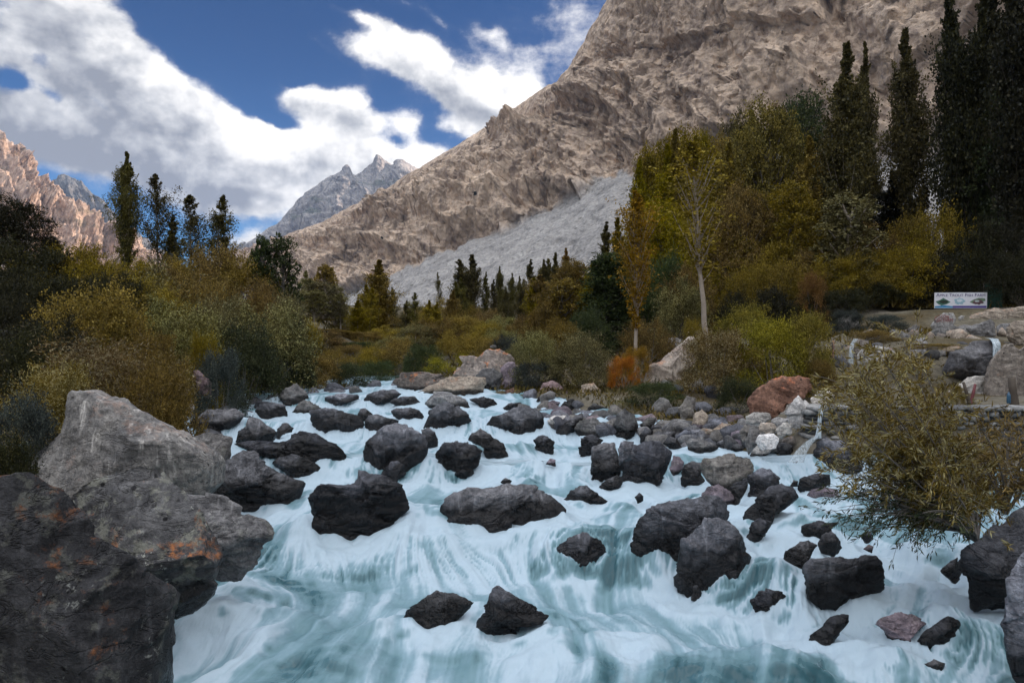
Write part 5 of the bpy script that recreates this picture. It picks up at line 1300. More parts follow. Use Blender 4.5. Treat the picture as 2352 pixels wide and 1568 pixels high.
plant('poplar_tree', 'pop1', 1250, 597, 60, 'tall dark poplar beside the amber tipped one', 'tree', 'poplar', 'palebark', CP, wpx=36)
plant('poplar_tree', 'pop2', 1276, 582, 60, 'forked dark poplar near the right end of the centre row', 'tree', 'poplar', 'palebark', CP, wpx=36)
plant('poplar_tree', 'pop5', 1300, 570, 58, 'amber tipped poplar at the right end of the centre row', 'tree', 'amber', 'palebark', CP, wpx=34)
plant('slender_tree', 'popT', 1240, 632, 44, 'thin pale stemmed poplar in front of the centre row', 'tree', 'olive', 'palebark', wpx=60)

CB, CG = 'soft olive bush in the thicket across the middle of the valley', 'bushes across the valley floor'
mid = [(800, 745, 54, 90, 'sage'), (850, 752, 52, 90, 'olive'), (905, 735, 54, 100, 'olive'), (960, 715, 56, 100, 'olive'), (1010, 704, 58, 100, 'olive'), (1060, 705, 58, 90, 'brown'), (1110, 720, 54, 90, 'olive'),
       (1160, 735, 52, 80, 'sage'), (770, 790, 42, 110, 'olive'), (832, 778, 42, 100, 'olive'), (890, 768, 43, 100, 'olive'), (950, 762, 43, 110, 'sage'), (1005, 748, 44, 110, 'olive'), (1062, 745, 44, 110, 'olive'),
       (1115, 758, 42, 90, 'olive'), (1150, 775, 40, 80, 'sage'), (1190, 760, 42, 80, 'brown'), (800, 808, 36, 90, 'olive'), (930, 795, 35, 110, 'olive'), (1090, 790, 35, 100, 'olive'), (1165, 790, 33, 80, 'blue'),
       (860, 815, 35, 90, 'olive'), (740, 800, 40, 90, 'olive')]
mid += [(u, v, D, w, lf) for u, v, D, w, lf in [(690, 730, 48, 90, 'sage'), (720, 745, 46, 90, 'olive'), (755, 752, 48, 90, 'olive'), (825, 765, 46, 80, 'olive'), (1030, 735, 50, 90, 'sage'), (985, 735, 50, 80, 'olive'),
        (1085, 735, 48, 80, 'olive'), (1130, 740, 47, 80, 'sage'), (1215, 745, 45, 80, 'olive'), (700, 785, 38, 90, 'sage'), (905, 790, 38, 80, 'sage'), (1045, 785, 37, 80, 'olive'), (1130, 792, 34, 80, 'olive'),
        (770, 820, 33, 70, 'olive'), (955, 812, 31, 60, 'dark'), (1195, 800, 31, 70, 'sage'), (820, 800, 38, 80, 'dark')]]
for k, (u, v, D, w, lf) in enumerate(mid):
    plant('bush', 'shr%d' % ((k * 5 + 1) % 6), u, v - (14 if D < 47 else 4), D, CB, 'bush', lf, group=CG, wpx=w)
plant('bush', 'shrF', 868, 832, 32, 'dark green bush behind the far left shore stones', 'bush', 'dark', wpx=100)
plant('bush', 'shrF', 975, 795, 33, 'black green bush behind the flat topped pale slab', 'bush', 'dark', wpx=90)
plant('bush', 'tuft', 1030, 808, 29.5, 'bright green reedy bush left of the orange topped rock', 'bush', 'green', wpx=100)

plant('poplar_tree', 'popT', 1460, 442, 27.5, 'sparse amber poplar with fanning branches and pale stem near the right shore', 'tree', 'amber', 'palebark', wpx=80)
plant('poplar_tree', 'popS', 1625, 325, 30.5, 'sparse birch like poplar with long pale trunk in front of the golden trees', 'tree', 'olive', 'palebark', wpx=100)
plant('bush', 'shr3', 1265, 690, 38, 'brown bush left of the amber trees', 'bush', 'brown', wpx=100)
plant('broadleaf_tree', 'bro2', 1325, 600, 42, 'amber tree right of the centre poplars', 'tree', 'brown', wpx=110)
plant('broadleaf_tree', 'thin', 1295, 640, 38, 'russet slender tree at the edge of the right grove', 'tree', 'brown', wpx=80)
plant('conifer_tree', 'conif', 1395, 585, 37, 'dark layered tree behind the sparse amber poplar', 'tree', 'dark', wpx=130)
plant('poplar_tree', 'pop5', 1389, 512, 48, 'dark poplar top above the layered tree', 'tree', 'poplar', wpx=42)
plant('bush', 'shr2', 1290, 740, 33, 'rust brown bush behind the grey green shrubs', 'bush', 'brown', wpx=100)
plant('bush', 'shr4', 1350, 720, 35, 'shadowy green bush behind the round shrub', 'bush', 'dark', wpx=110)

RG = 'golden and green trees of the right grove'
big = [('bro3', 1490, 345, 50, 120, 'gold', 'golden tree at the left edge of the right grove'), ('bro2', 1560, 305, 47, 130, 'gold', 'golden tree left of the birch like poplar'), ('bro3', 1612, 312, 50, 90, 'gold', 'pointed golden tree behind the birch like poplar'),
       ('bro2', 1665, 320, 50, 110, 'olive', 'olive tree right of the birch like poplar'), ('bro1', 1755, 240, 45, 170, 'green', 'tall yellow green tree in the middle of the right grove'), ('bro2', 1835, 225, 52, 150, 'dark', 'dark tree right behind the tall yellow green one'),
       ('bro2', 1880, 350, 43, 120, 'olive', 'olive tree left of the pale trunked dark poplar'), ('bro1', 1520, 470, 42, 150, 'gold', 'low golden tree behind the sparse amber poplar'), ('bro1', 1700, 430, 40, 130, 'olive', 'rounded olive tree below the yellow green one'),
       ('bro2', 1690, 270, 53, 90, 'poplar', 'dark olive tree between the golden trees and the yellow green one'), ('bro2', 1800, 430, 40, 150, 'gold', 'yellowish tree low in the right grove')]
for key, u, v, D, w, lf, lab in big:
    plant('broadleaf_tree', key, u, v, D, lab, 'tree', lf, 'greybark', RG, wpx=w)
for u, v, D, w, lf in ((1478, 372, 46, 46, 'gold'), (1522, 338, 45, 50, 'gold'), (1566, 300, 45, 54, 'gold'), (1600, 318, 44, 44, 'olive'), (1690, 330, 43, 52, 'gold'), (1722, 262, 48, 56, 'olive'), (1850, 320, 42, 56, 'olive'), (1428, 500, 40, 40, 'gold')):
    plant('poplar_tree', 'popD', u, v, D, 'golden upright poplar packed in the right grove', 'tree', lf, 'palebark', 'golden poplars of the right grove', wpx=w)
for u, v, D, w, lf in ((842, 655, 46, 40, 'olive'), (955, 672, 46, 36, 'poplar'), (985, 690, 44, 34, 'olive'), (1040, 668, 50, 34, 'olive'), (1225, 640, 44, 46, 'gold'), (1322, 610, 42, 46, 'amber'), (1365, 600, 40, 44, 'gold'), (820, 690, 44, 40, 'gold'), (1060, 640, 56, 34, 'poplar'), (650, 640, 40, 44, 'olive')):
    plant('poplar_tree', ('pop3', 'pop2', 'popD')[w % 3], u, v, D, 'small golden green poplar in the belt across the valley', 'tree', lf, 'palebark', 'poplars of the valley belt', wpx=w)
DG = 'tall dark poplars on the right'
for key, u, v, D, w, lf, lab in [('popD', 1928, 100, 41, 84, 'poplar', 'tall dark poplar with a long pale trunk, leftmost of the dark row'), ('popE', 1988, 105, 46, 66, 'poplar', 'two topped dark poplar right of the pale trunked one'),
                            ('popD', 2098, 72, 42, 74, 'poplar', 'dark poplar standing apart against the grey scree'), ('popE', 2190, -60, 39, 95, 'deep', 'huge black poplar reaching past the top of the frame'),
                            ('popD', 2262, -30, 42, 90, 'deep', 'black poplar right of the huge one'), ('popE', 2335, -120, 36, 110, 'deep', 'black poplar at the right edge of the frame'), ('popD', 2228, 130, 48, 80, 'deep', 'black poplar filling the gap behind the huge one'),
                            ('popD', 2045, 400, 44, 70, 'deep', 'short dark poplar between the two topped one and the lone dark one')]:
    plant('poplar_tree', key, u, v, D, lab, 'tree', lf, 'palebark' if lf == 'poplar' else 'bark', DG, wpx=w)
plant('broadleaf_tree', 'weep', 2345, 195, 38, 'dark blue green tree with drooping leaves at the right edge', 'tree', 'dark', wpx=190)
UB, UG = 'dusky brown bush in the shade under the right hand trees', 'bushes under the right hand trees'
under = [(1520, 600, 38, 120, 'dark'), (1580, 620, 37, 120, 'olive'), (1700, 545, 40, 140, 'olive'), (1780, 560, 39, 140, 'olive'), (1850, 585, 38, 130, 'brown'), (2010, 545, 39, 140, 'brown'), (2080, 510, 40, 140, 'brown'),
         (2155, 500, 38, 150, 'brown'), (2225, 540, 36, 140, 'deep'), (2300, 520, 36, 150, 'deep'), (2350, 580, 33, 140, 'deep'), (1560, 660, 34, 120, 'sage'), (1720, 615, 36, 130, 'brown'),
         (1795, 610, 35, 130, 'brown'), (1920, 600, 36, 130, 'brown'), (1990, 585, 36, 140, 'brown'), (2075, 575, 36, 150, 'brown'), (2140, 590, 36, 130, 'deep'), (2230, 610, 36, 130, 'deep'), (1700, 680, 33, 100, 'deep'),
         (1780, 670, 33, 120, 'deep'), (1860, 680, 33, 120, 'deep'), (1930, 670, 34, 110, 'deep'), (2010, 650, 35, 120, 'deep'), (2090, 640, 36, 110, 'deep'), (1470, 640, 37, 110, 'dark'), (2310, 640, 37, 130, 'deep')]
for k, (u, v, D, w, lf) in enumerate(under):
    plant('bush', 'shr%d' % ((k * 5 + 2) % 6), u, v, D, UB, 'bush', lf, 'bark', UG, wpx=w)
plant('broadleaf_tree', 'thin', 1945, 448, 37, 'grey green willow in front of the pale trunked dark poplar', 'tree', 'sage', 'palebark', wpx=120)
plant('bush', 'shrF', 1865, 635, 32.5, 'orange tinged bush under the dark poplars', 'bush', 'amber', wpx=70)

plant('bush', 'shrF', 1232, 768, 25.2, 'blue green bush beside the orange topped rock', 'bush', 'sage', wpx=118)
plant('bush', 'shrF', 1228, 835, 24.6, 'low navy green bush at the foot of the blue green one', 'bush', 'blue', wpx=100)
plant('bush', 'shrW', 1338, 775, 24.3, 'rounded grey green willow bush behind the pink boulder', 'bush', 'sage', wpx=135)
plant('bush', 'shrF', 1432, 822, 23.2, 'red orange bush at the foot of the sparse amber poplar', 'bush', 'red', wpx=70)
plant('bush', 'shrF', 1462, 800, 25.5, 'yellow bush right of the red orange one', 'bush', 'amber', wpx=66)
plant('bush', 'shr1', 1490, 740, 29, 'olive bush behind the big pale sloping slab', 'bush', 'olive', wpx=110)
plant('bush', 'shrF', 1590, 740, 27, 'small upright green bush on top of the big pale slab', 'bush', 'olive', wpx=50)
plant('bush', 'shrF', 1652, 765, 21.6, 'round olive shrub with pale tips right of the big pale slab', 'bush', 'willow', wpx=165)
plant('bush', 'shrW', 1710, 708, 27, 'yellow green pinnate bush under the right grove', 'bush', 'green', wpx=120)
plant('bush', 'shrF', 1775, 742, 20.5, 'wide bright green bush above the rust red boulder', 'bush', 'green', wpx=160)
plant('bush', 'shrF', 1855, 728, 20.5, 'tall bright green bush left of the side fall', 'bush', 'green', wpx=120)
plant('bush', 'shr2', 1720, 800, 22, 'dark olive bush between the shrub and the bright green bush', 'bush', 'olive', wpx=110)
plant('bush', 'shrF', 1505, 880, 19.8, 'dark green low bush right of the shark fin stone', 'bush', 'dark', wpx=130)
plant('bush', 'shrW', 1702, 872, 18.4, 'dark fern like bush left of the white pile', 'bush', 'dark', wpx=100)
plant('grass_tuft', 'tuft', 1412, 915, 19.6, 'pale grass tuft beside the shark fin stone', 'grass tuft', 'sage', wpx=46)
plant('bush', 'shrF', 1770, 912, 17.9, 'small grey blue bush on the rust red boulder', 'bush', 'blue', wpx=52)
plant('bush', 'shrF', 1885, 830, 19.5, 'low tawny bush right of the rust red boulder', 'bush', 'brown', wpx=70)
plant('bush', 'shrF', 2035, 725, 28.5, 'low teal bush on the stony slope left of the painted rock', 'bush', 'blue', wpx=90)
plant('bush', 'shrF', 2010, 760, 24, 'low mossy bush on the upper right slope', 'bush', 'olive', wpx=110)
plant('bush', 'shrF', 1945, 715, 29.5, 'greyish bush behind the tall bright green bush', 'bush', 'blue', wpx=70)
plant('bush', 'shrF', 2135, 800, 20.4, 'flat mossy mat on the dark overhanging rock', 'bush', 'olive', wpx=120, dz=1.2)

# ---- near willow leaning over the side cascades (lower right)
def near_willow(name, label, base, targets, nsec, leaf, seed, lmat, dj=.5, lsz=(.085, .015)):
    rng = np.random.default_rng(seed)
    B = P(*base)
    paths, parts = [], []
    for (u, v) in targets:
        for rep in range(2):
            e = P(u + rng.normal() * 22, v + rng.normal() * 18, base[2] + rng.normal() * dj + .15)
            c1 = B * .55 + e * .45 + np.array([0, 0, .22 * rng.random() + .05]) + rng.normal(size=3) * .05
            t = np.linspace(0, 1, 9)[:, None]
            pa = B * (1 - t) ** 2 + 2 * c1 * t * (1 - t) + e * t * t
            paths.append((pa, np.linspace(.013, .002, 9)))
            k = nsec
            ti = .28 + .72 * rng.random(k)
            st = np.stack([np.interp(ti, t[:, 0], pa[:, q]) for q in range(3)], 1)
            tan = (pa[-1] - pa[4]) / np.linalg.norm(pa[-1] - pa[4])
            d = tan * .7 + unit(rng, k) * .8
            ln = rng.uniform(.16, .42, k)
            du = d / np.linalg.norm(d, axis=1, keepdims=True)
            for j in range(k):
                e2 = st[j] + du[j] * ln[j]
                paths.append((np.array([st[j], (st[j] + e2) / 2 + [0, 0, .01], e2 - [0, 0, .02]]), np.array([.0028, .002, .001])))
            parts.append(spray_leaves(st, d, ln, leaf, .05, lsz[0], lsz[1], rng, along=.85, t0=.05, droop=.25))
    V, Fc = join_lv(parts)
    e = bpy.data.objects.new(name, None)
    COL.objects.link(e)
    e.location = B
    tag(e, label, 'willow')
    obj('crown', mesh('crown', V - B, Fc, [L[lmat]], False), e)
    tv, tf = tube(paths, 5)
    obj('trunk', mesh('trunk', tv - B, tf, [M['greybark']]), e)
near_willow('willow_bush', 'near golden willow leaning over the side cascades at the lower right', (2245, 1245, 6.7),
            [(1905, 900), (1925, 860), (1960, 830), (2010, 790), (2075, 775), (2110, 830), (2060, 870), (1990, 900), (1930, 950), (1910, 1010), (1950, 1000), (2000, 960), (2050, 930), (2110, 900), (2160, 880),
             (2010, 1030), (2070, 1000), (2130, 960), (1960, 1060), (2030, 1080), (2100, 1050), (2160, 1010), (2120, 1110), (2180, 1080), (2060, 1120), (2210, 1130), (2000, 900), (1955, 900), (2080, 1150), (2140, 1160), (2240, 1120)],
            15, 40, 41, 'willow', .5, (.066, .012))
near_willow('willow_bush', 'low green willow spray trailing over the white cascades', (2240, 1225, 6.5),
            [(1890, 1165), (1925, 1120), (1960, 1150), (2000, 1190), (1930, 1195), (2050, 1170), (1985, 1120), (2100, 1200), (2070, 1230), (2150, 1180), (2040, 1130)], 9, 15, 43, 'dark', .35, (.07, .012))
near_willow('willow_bush', 'loose willow saplings in front of the dry stone wall at the right edge', (2310, 1180, 7.4),
            [(2130, 1010), (2170, 980), (2210, 1010), (2250, 960), (2290, 990), (2330, 960), (2345, 1010), (2240, 1040), (2300, 1050), (2340, 1080), (2200, 1070), (2350, 1120), (2270, 1100), (2380, 1000), (2390, 1100)], 10, 16, 47, 'olive', .5)

# ---- low herbs and dead grass covering the banks: one mass
def ground_cover():
    rng = np.random.default_rng(8)
    n = 150000
    D = np.exp(rng.uniform(math.log(5), math.log(95), n))
    a = rng.uniform(-.85, .85, n)
    x = a * D
    e = river_in(x, D)
    terr = ((x > 5.8) & (x < 19) & (D > 13.2) & (D < 20)) | ((x > 17) & (x < 24) & (D > 25) & (D < 34))
    dens = fbm(np.stack([x * .35, D * .35, 0 * x], 1), 3, 90)
    m = (e < -.55) & ~terr & (dens > -.35)
    x, D = x[m], D[m]
    z = ground(x, D)
    p = np.stack([x, D, z - .03], 1)
    ax = rng.normal(size=p.shape) * .55 + np.array([0, 0, .8])
    s = rng.uniform(.5, 1.3, len(x)) * np.clip(D * .009, .09, .36)
    v, f = leaves(p, ax, s, s * .28, rng)
    tag(obj('ground_cover', mesh('ground_cover', v, f, [L['grass']], False)), 'low brown green herbs and dry grass on both banks', 'undergrowth', kind='stuff')
ground_cover()

# ------------------------------------------------------------------ sign, walls, posts, little waterfalls
def box(w, d, h, bev=.0):
    bm = bmesh.new()
    bmesh.ops.create_cube(bm, size=1)
    for v in bm.verts: v.co = (v.co.x * w, v.co.y * d, v.co.z * h)
    if bev: bmesh.ops.bevel(bm, geom=list(bm.edges), offset=bev, segments=2, affect='EDGES', profile=.5)
    me = bpy.data.meshes.new('box')
    bm.to_mesh(me); bm.free()
    return me


def poly(pts, y, th=.004):
    """flat outline in x,z with a little thickness"""
    n = len(pts)
    V = [(x, y, z) for x, z in pts] + [(x, y + th, z) for x, z in pts]
    me = bpy.data.meshes.new('print')
    me.from_pydata(V, [], [tuple(range(n))[::-1] if False else tuple(range(n)), tuple(range(2 * n - 1, n - 1, -1))] + [(i, i + n, (i + 1) % n + n, (i + 1) % n) for i in range(n)])
    me.update()
    return me


def text_mesh(body, size, small=0.78, extrude=.002):
    cu = bpy.data.curves.new('lettering', 'FONT')
    cu.body = body
    cu.size = size
    cu.align_x = 'CENTER'
    cu.align_y = 'CENTER'
    cu.extrude = extrude
    cu.small_caps_scale = small
    for i, ch in enumerate(body):
        if ch.islower(): cu.body_format[i].use_small_caps = True
    o = bpy.data.objects.new('lettering', cu)
    me = bpy.data.meshes.new_from_object(o)
    bpy.data.objects.remove(o)
    return me


def sign():
    c = P(2206, 690, 33.5)
    w, h = 108 / F * 33.5, 36.5 / F * 33.5
    e = bpy.data.objects.new('signboard', None)
    COL.objects.link(e)
    base = gz(c[0], c[1])
    e.location = (c[0], c[1], base)
    e.rotation_euler = (0, 0, -.22)
    tag(e, 'white fish farm banner on two posts at the edge of the dark trees', 'sign')
    zc = c[2] - base
    bl = plain('banner_white', (.62, .63, .68), .6, .1)
    me = box(w, .03, h); me.materials.append(bl)
    b = obj('panel', me, e, (0, 0, zc)); b.rotation_euler = (0, .012, 0)
    def prt(name, pts, col, y):
        me = poly([(x * w, z * h) for x, z in pts], y); me.materials.append(plain(name, col, .6, .35, 9))
        return obj(name, me, b)
    purple = plain('banner_purple', (.055, .035, .16), .6, .15)
    t = text_mesh('Apple Trout Fish Farm', .215)
    co = np.array([v.co[:] for v in t.vertices])
    t.transform(__import__('mathutils').Matrix.Diagonal((w * .93 / np.ptp(co[:, 0]), 1, 1, 1)))
    t.materials.append(purple)
    to = obj('lettering', t, b, (0, -.022, h * .335)); to.rotation_euler = (math.radians(90), 0, 0)
    ov = lambda cx, cz, rx, rz, n=20, j=0, s=0: [(cx + rx * math.cos(a) * (1 + j * math.sin(a * 5 + s)), cz + rz * math.sin(a) * (1 + j * math.cos(a * 7 + s))) for a in [k * 2 * math.pi / n for k in range(n)]]
    prt('blue_band', [(-.49, -.47), (-.15, -.47), (-.15, -.36), (-.30, -.30), (-.49, -.36)], (.05, .22, .42), -.0185)
    prt('purple_band', [(-.15, -.47), (.49, -.47), (.49, -.33), (-.15, -.33)], (.07, .05, .22), -.0185)
    prt('leaf_plate', [(-.48, -.06), (-.40, .02), (-.33, .16), (-.26, .04), (-.19, -.10), (-.27, -.24), (-.36, -.32), (-.43, -.22)], (.05, .14, .10), -.0195)
    prt('fish_picture', ov(-.32, -.08, .085, .11, 18, .15), (.012, .025, .016), -.0235)
    prt('water_splash', ov(-.02, -.05, .10, .20, 24, .16, 1), (.26, .42, .50), -.0195)
    prt('splash_highlight', ov(-.02, .0, .055, .10, 18, .2, 2), (.55, .62, .68), -.0235)
    prt('green_garnish', [(.17, -.10), (.24, .05), (.34, .16), (.46, .12), (.47, -.02), (.36, -.12), (.26, -.22)], (.13, .20, .13), -.0195)
    prt('fish_dish', ov(.33, -.10, .10, .15, 22, .2, 3), (.10, .05, .06), -.0235)
    prt('dish_highlight', ov(.31, -.04, .045, .06, 14, .1, 1), (.42, .48, .48), -.0275)
    for sx in (-.46, .46):
        me = box(.07, .07, zc + h * .5 + .1); me.materials.append(M['bark'])
        obj('post', me, e, (sx * w, .055, (zc + h * .5 + .1) / 2 - .08))
    g = bpy.data.objects.new('screen_panel', None)
    COL.objects.link(g)
    q = P(2282, 682, 34.2)
    gb = gz(q[0], q[1])
    g.location = (q[0], q[1], gb)
    tag(g, 'dark green mesh panel standing right of the banner', 'panel')
    hh = P(2282, 652, 34.2)[2] - gb
    me = box(40 / F * 34.2, .03, hh); me.materials.append(plain('green_net', (.008, .05, .035), .8, .3, 12))
    obj('net', me, g, (0, 0, hh / 2))
    for sx in (-1, 1):
        me = box(.05, .05, hh + .1); me.materials.append(M['bark'])
        obj('post', me, g, (sx * 20 / F * 34.2, .05, hh / 2))
sign()


def paint_rock():
    o, co, fc, org = ROCKS['white rock with faded red painted lettering under the sign']
    W = co + org
    bvh = BVHTree.FromPolygons([tuple(v) for v in W], [tuple(f) for f in fc.tolist()])
    red = plain('faded_red_paint', (.24, .06, .06), .8, .4, 20)
    cam_p = Vector((0, 0, CAMZ))
    for body, u, v, wpx, hpx, bow in (('WELCOME', 2164, 726.5, 34, 7.5, 4), ('FISH FARM', 2167, 735.5, 42, 8.5, 0)):
        t = text_mesh(body, 1, extrude=0)
        tc = np.array([x.co[:] for x in t.vertices])
        tc[:, 0] *= wpx / np.ptp(tc[:, 0]); tc[:, 1] *= hpx / np.ptp(tc[:, 1])
        out = []
        for x, y, _ in tc:
            d = Vector(P(u + x, v - y + bow * (x / (wpx / 2)) ** 2, 28.0)) - cam_p
            h = bvh.ray_cast(cam_p, d.normalized())
            p = h[0] if h[0] else cam_p + d
            out.append(np.array(p - d.normalized() * .03) - org)
        t.vertices.foreach_set('co', np.array(out).astype(np.float32).ravel())
        t.materials.append(red); t.update()
        obj('lettering', t, o)
paint_rock()


def stone_wall(name, label, pts, z0, z1, sh, seed, mat, depth=.35):
    """dry stone wall along a ground line; the stones are the pattern of one mesh"""
    rng = np.random.default_rng(seed)
    q, fc = ico(2)
    Vs, Fs, o = [], [], 0
    pts = np.array(pts, float)
    seg = np.concatenate([[0], np.cumsum(np.linalg.norm(np.diff(pts, axis=0), axis=1))])
    z = z0
    while z < z1:
        h = sh * rng.uniform(.75, 1.3)
        s = rng.uniform(-.2, 0)
        while s < seg[-1]:
            l = h * rng.uniform(1.2, 3.0)
            m = min(max(s + l / 2, 0), seg[-1] - .001)
            c = np.array([np.interp(m, seg, pts[:, 0]), np.interp(m, seg, pts[:, 1])])
            c2 = np.array([np.interp(min(m + .1, seg[-1]), seg, pts[:, 0]), np.interp(min(m + .1, seg[-1]), seg, pts[:, 1])])
            t = (c2 - c) / (np.linalg.norm(c2 - c) + 1e-9)
            p = np.sign(q) * np.abs(q) ** .45
            p = p + .16 * fbm(q * 1.6 + rng.random() * 50, 2, seed)[:, None] * q
            p = p * np.array([l * .5, depth * rng.uniform(.8, 1.15), h * .5 * rng.uniform(.85, 1.05)])
            a = rng.normal() * .06
            px, pz = p[:, 0] * math.cos(a) - p[:, 2] * math.sin(a), p[:, 0] * math.sin(a) + p[:, 2] * math.cos(a)
            off = rng.normal() * .04
            Vs.append(np.stack([c[0] + px * t[0] - (p[:, 1] + off) * t[1], c[1] + px * t[1] + (p[:, 1] + off) * t[0], z + h * .5 + pz], 1))
            Fs.append(fc + o); o += len(q)
            s += l * .98
        z += h * .93
    me = mesh(name, np.concatenate(Vs), np.concatenate(Fs), [M[mat]])
    ob = obj(name, me)
    return tag(ob, label, 'wall')


def wallmat(name, c0, c1):
    m = newmat(name)
    geo = node('ShaderNodeNewGeometry', out=None)
    isl = X([s for s in geo.outputs if s.name == 'Random Per Island'][0])
    co = node('ShaderNodeTexCoord', out=3)
    n = noise(co, 9, 7, .65)
    c = ramp(isl, [(0, c0), (.6, tuple((a + b) * .5 for a, b in zip(c0, c1))), (1, c1)])
    c = mixc(1.0, c, ramp(n, [(.3, (.5, .5, .5)), (.7, (1.35, 1.33, 1.3))]), 'MULTIPLY')
    return finish(m, **{'Base Color': c, 'Roughness': .85, 'bump': (n, .7, .04)})
M['wall'] = wallmat('wall_stones', (.06, .063, .066), (.27, .27, .265))
stone_wall('stone_wall', 'dry stone retaining wall behind the near willow at the right', [(5.95, 13.75), (8.0, 13.7), (10.5, 13.5), (14, 13.2), (18, 12.9)], .45, 1.70, .105, 3, 'wall')

# terrace floor behind the wall is the ground sheet; a pale coping edge lies on the wall
def post(name, label, u0, v0, u1, v1, D, r, mat, cat='post'):
    a, b = P(u0, v0, D), P(u1, v1, D)
    m = (a + b) / 2 + np.array([.01, .01, 0])
    v, f = tube([([a - (b - a) * .08, a, m, b, b + (b - a) * .01], [r * 1.1, r * 1.1, r, r * .85, r * .3])], 9)
    v = v + np.random.default_rng(int(u0)).normal(size=v.shape) * r * .07
    tag(obj(name, mesh(name, v - a, f, [mat]), loc=a), label, cat)
redp = plain('red_paint_wood', (.13, .03, .035), .7, .3, 20)
post('stake', 'brown leaning stake of the forked pair on the terrace', 2227, 928, 2213, 878, 14.3, .035, M['bark'], 'stake')
post('stake', 'red painted leaning stake of the forked pair on the terrace', 2229, 928, 2240, 882, 14.3, .03, redp, 'stake')
post('fence_post', 'thick dark wooden post at the right end of the terrace', 2329, 928, 2323, 866, 14.25, .075, M['bark'])
post('fence_post', 'thin pinkish wooden post left of the side fall', 1912, 818, 1914, 782, 20.2, .035, plain('pink_wood', (.25, .14, .12), .8))
post('fence_post', 'short dark stick beside the red rock bush', 1913, 800, 1911, 786, 19.9, .02, M['bark'])
def bottle():
    c = P(2317, 926, 14.1)
    pr = [(0, 0), (.035, 0), (.038, .01), (.038, .15), (.03, .19), (.014, .215), (.014, .235), (0, .235)]
    n = 12
    V = np.array([(r * math.cos(k * 6.2832 / n), r * math.sin(k * 6.2832 / n), z) for r, z in pr for k in range(n)])
    i = np.arange(len(pr) * n).reshape(-1, n); j = np.roll(i, -1, 1)
    me = mesh('bottle', V, np.stack([i[:-1].ravel(), j[:-1].ravel(), j[1:].ravel(), i[1:].ravel()], 1), [plain('blue_plastic', (.035, .09, .15), .25, .1)])
    tag(obj('bottle', me, loc=c), 'blue plastic bottle standing at the foot of the thick dark post', 'bottle')
bottle()
plant('bush', 'shrF', 2199, 886, 14.4, 'small round brownish potted looking bush left of the forked stakes', 'bush', 'brown', wpx=30)


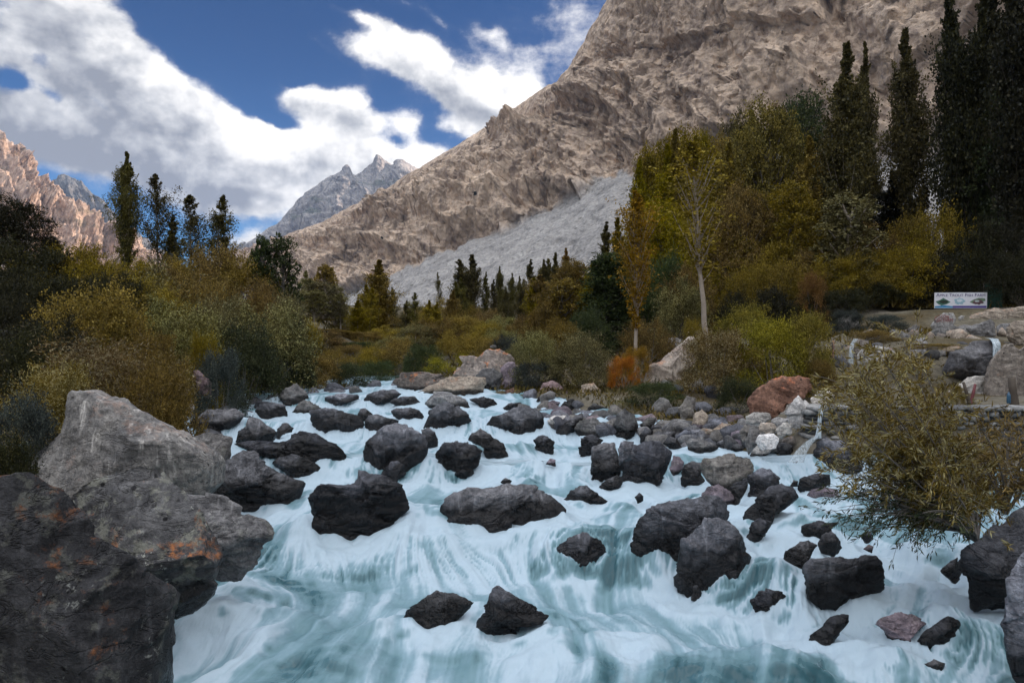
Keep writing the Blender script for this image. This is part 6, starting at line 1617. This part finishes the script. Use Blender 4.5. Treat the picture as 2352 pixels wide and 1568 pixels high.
def fallmat(name, a0, a1):
    m = newmat(name)
    co = node('ShaderNodeTexCoord', out=3)
    n = noise(vmap(co, (30, 30, 1.5)), 1.0, 4, .6)
    c = ramp(n, [(.3, (.10, .15, .17)), (.62, (.48, .55, .60))])
    return finish(m, **{'Base Color': c, 'Roughness': .35, 'Alpha': sstep(n, .22, .55) * a1 + a0})
M['fall'] = fallmat('falling_water', .35, .55)
M['film'] = fallmat('thin_film_of_water', .05, .35)
def waterfall(label, path, widths, th=.05, mat='fall'):
    """a curved sheet of falling water: lens-shaped cross sections along a path"""
    p = np.array([P(*q) for q in path])
    t = np.linspace(0, 1, len(p)); tt = np.linspace(0, 1, 26)
    c = np.stack([np.interp(tt, t, p[:, k]) for k in range(3)], 1)
    for _ in range(3): c[1:-1] = (c[:-2] + c[1:-1] * 2 + c[2:]) / 4
    w = np.interp(tt, t, widths)
    n = 18
    th_ = np.arange(n) * 2 * math.pi / n
    rip = 1 + .5 * fbm(np.stack([np.cos(th_) * 3, np.sin(th_) * 3, 0 * th_], 1), 2, 7)
    V = c[:, None] + np.stack([w[:, None] * .5 * np.cos(th_)[None], -th * (np.sin(th_) * rip)[None] * np.ones_like(w)[:, None], .15 * w[:, None] * np.sin(th_)[None] * 0], 2)
    i = np.arange(26 * n).reshape(26, n); j = np.roll(i, -1, 1)
    me = mesh('waterfall', V.reshape(-1, 3) - c[-1], np.stack([i[:-1].ravel(), j[:-1].ravel(), j[1:].ravel(), i[1:].ravel()], 1), [M[mat]])
    tag(obj('waterfall', me, loc=c[-1]), label, 'waterfall', kind='structure')
waterfall('thin spout from the stone wall', [(1893, 930, 13.6), (1888, 934, 13.3), (1884, 955, 13.2), (1881, 985, 13.15), (1879, 1006, 13.1)], [.14, .10, .07, .08, .12])
waterfall('spout spreading over the round boulder', [(1880, 1000, 13.1), (1862, 1012, 13.0), (1845, 1030, 12.9), (1834, 1048, 12.8), (1828, 1062, 12.75)], [.08, .14, .2, .26, .3], .04, 'film')
waterfall('short fall beside the mossy rock', [(2270, 776, 21.4), (2284, 778, 20.9), (2290, 790, 20.7), (2290, 830, 20.6), (2290, 862, 20.6)], [.25, .26, .24, .26, .3])
waterfall('filmy fall on the stony slope', [(1966, 778, 21.6), (1957, 790, 21.1), (1955, 810, 20.9), (1955, 835, 20.8)], [.14, .12, .14, .18], .02, 'film')

# ------------------------------------------------------------------ valley air
def haze():
    me = bpy.data.meshes.new('haze')
    x0, x1, y0, y1, z0, z1 = -3600, 2400, -700, 4300, -3, 900
    V = [(x, y, z) for x in (x0, x1) for y in (y0, y1) for z in (z0, z1)]
    me.from_pydata(V, [], [(0, 1, 3, 2), (4, 6, 7, 5), (0, 4, 5, 1), (2, 3, 7, 6), (0, 2, 6, 4), (1, 5, 7, 3)])
    m = newmat('valley_air')
    v = node('ShaderNodeVolumePrincipled', out=None)
    v.inputs['Color'].default_value = (0.42, 0.57, 0.86, 1)
    v.inputs['Density'].default_value = 0.00007
    v.inputs['Anisotropy'].default_value = 0.2
    o = node('ShaderNodeOutputMaterial', out=None)
    X.nt.links.new(v.outputs[0], o.inputs['Volume'])
    me.materials.append(m)
    o = obj('haze', me)
    o.display_type = 'WIRE'
    tag(o, 'thin blue valley air', 'haze', kind='stuff')
haze()
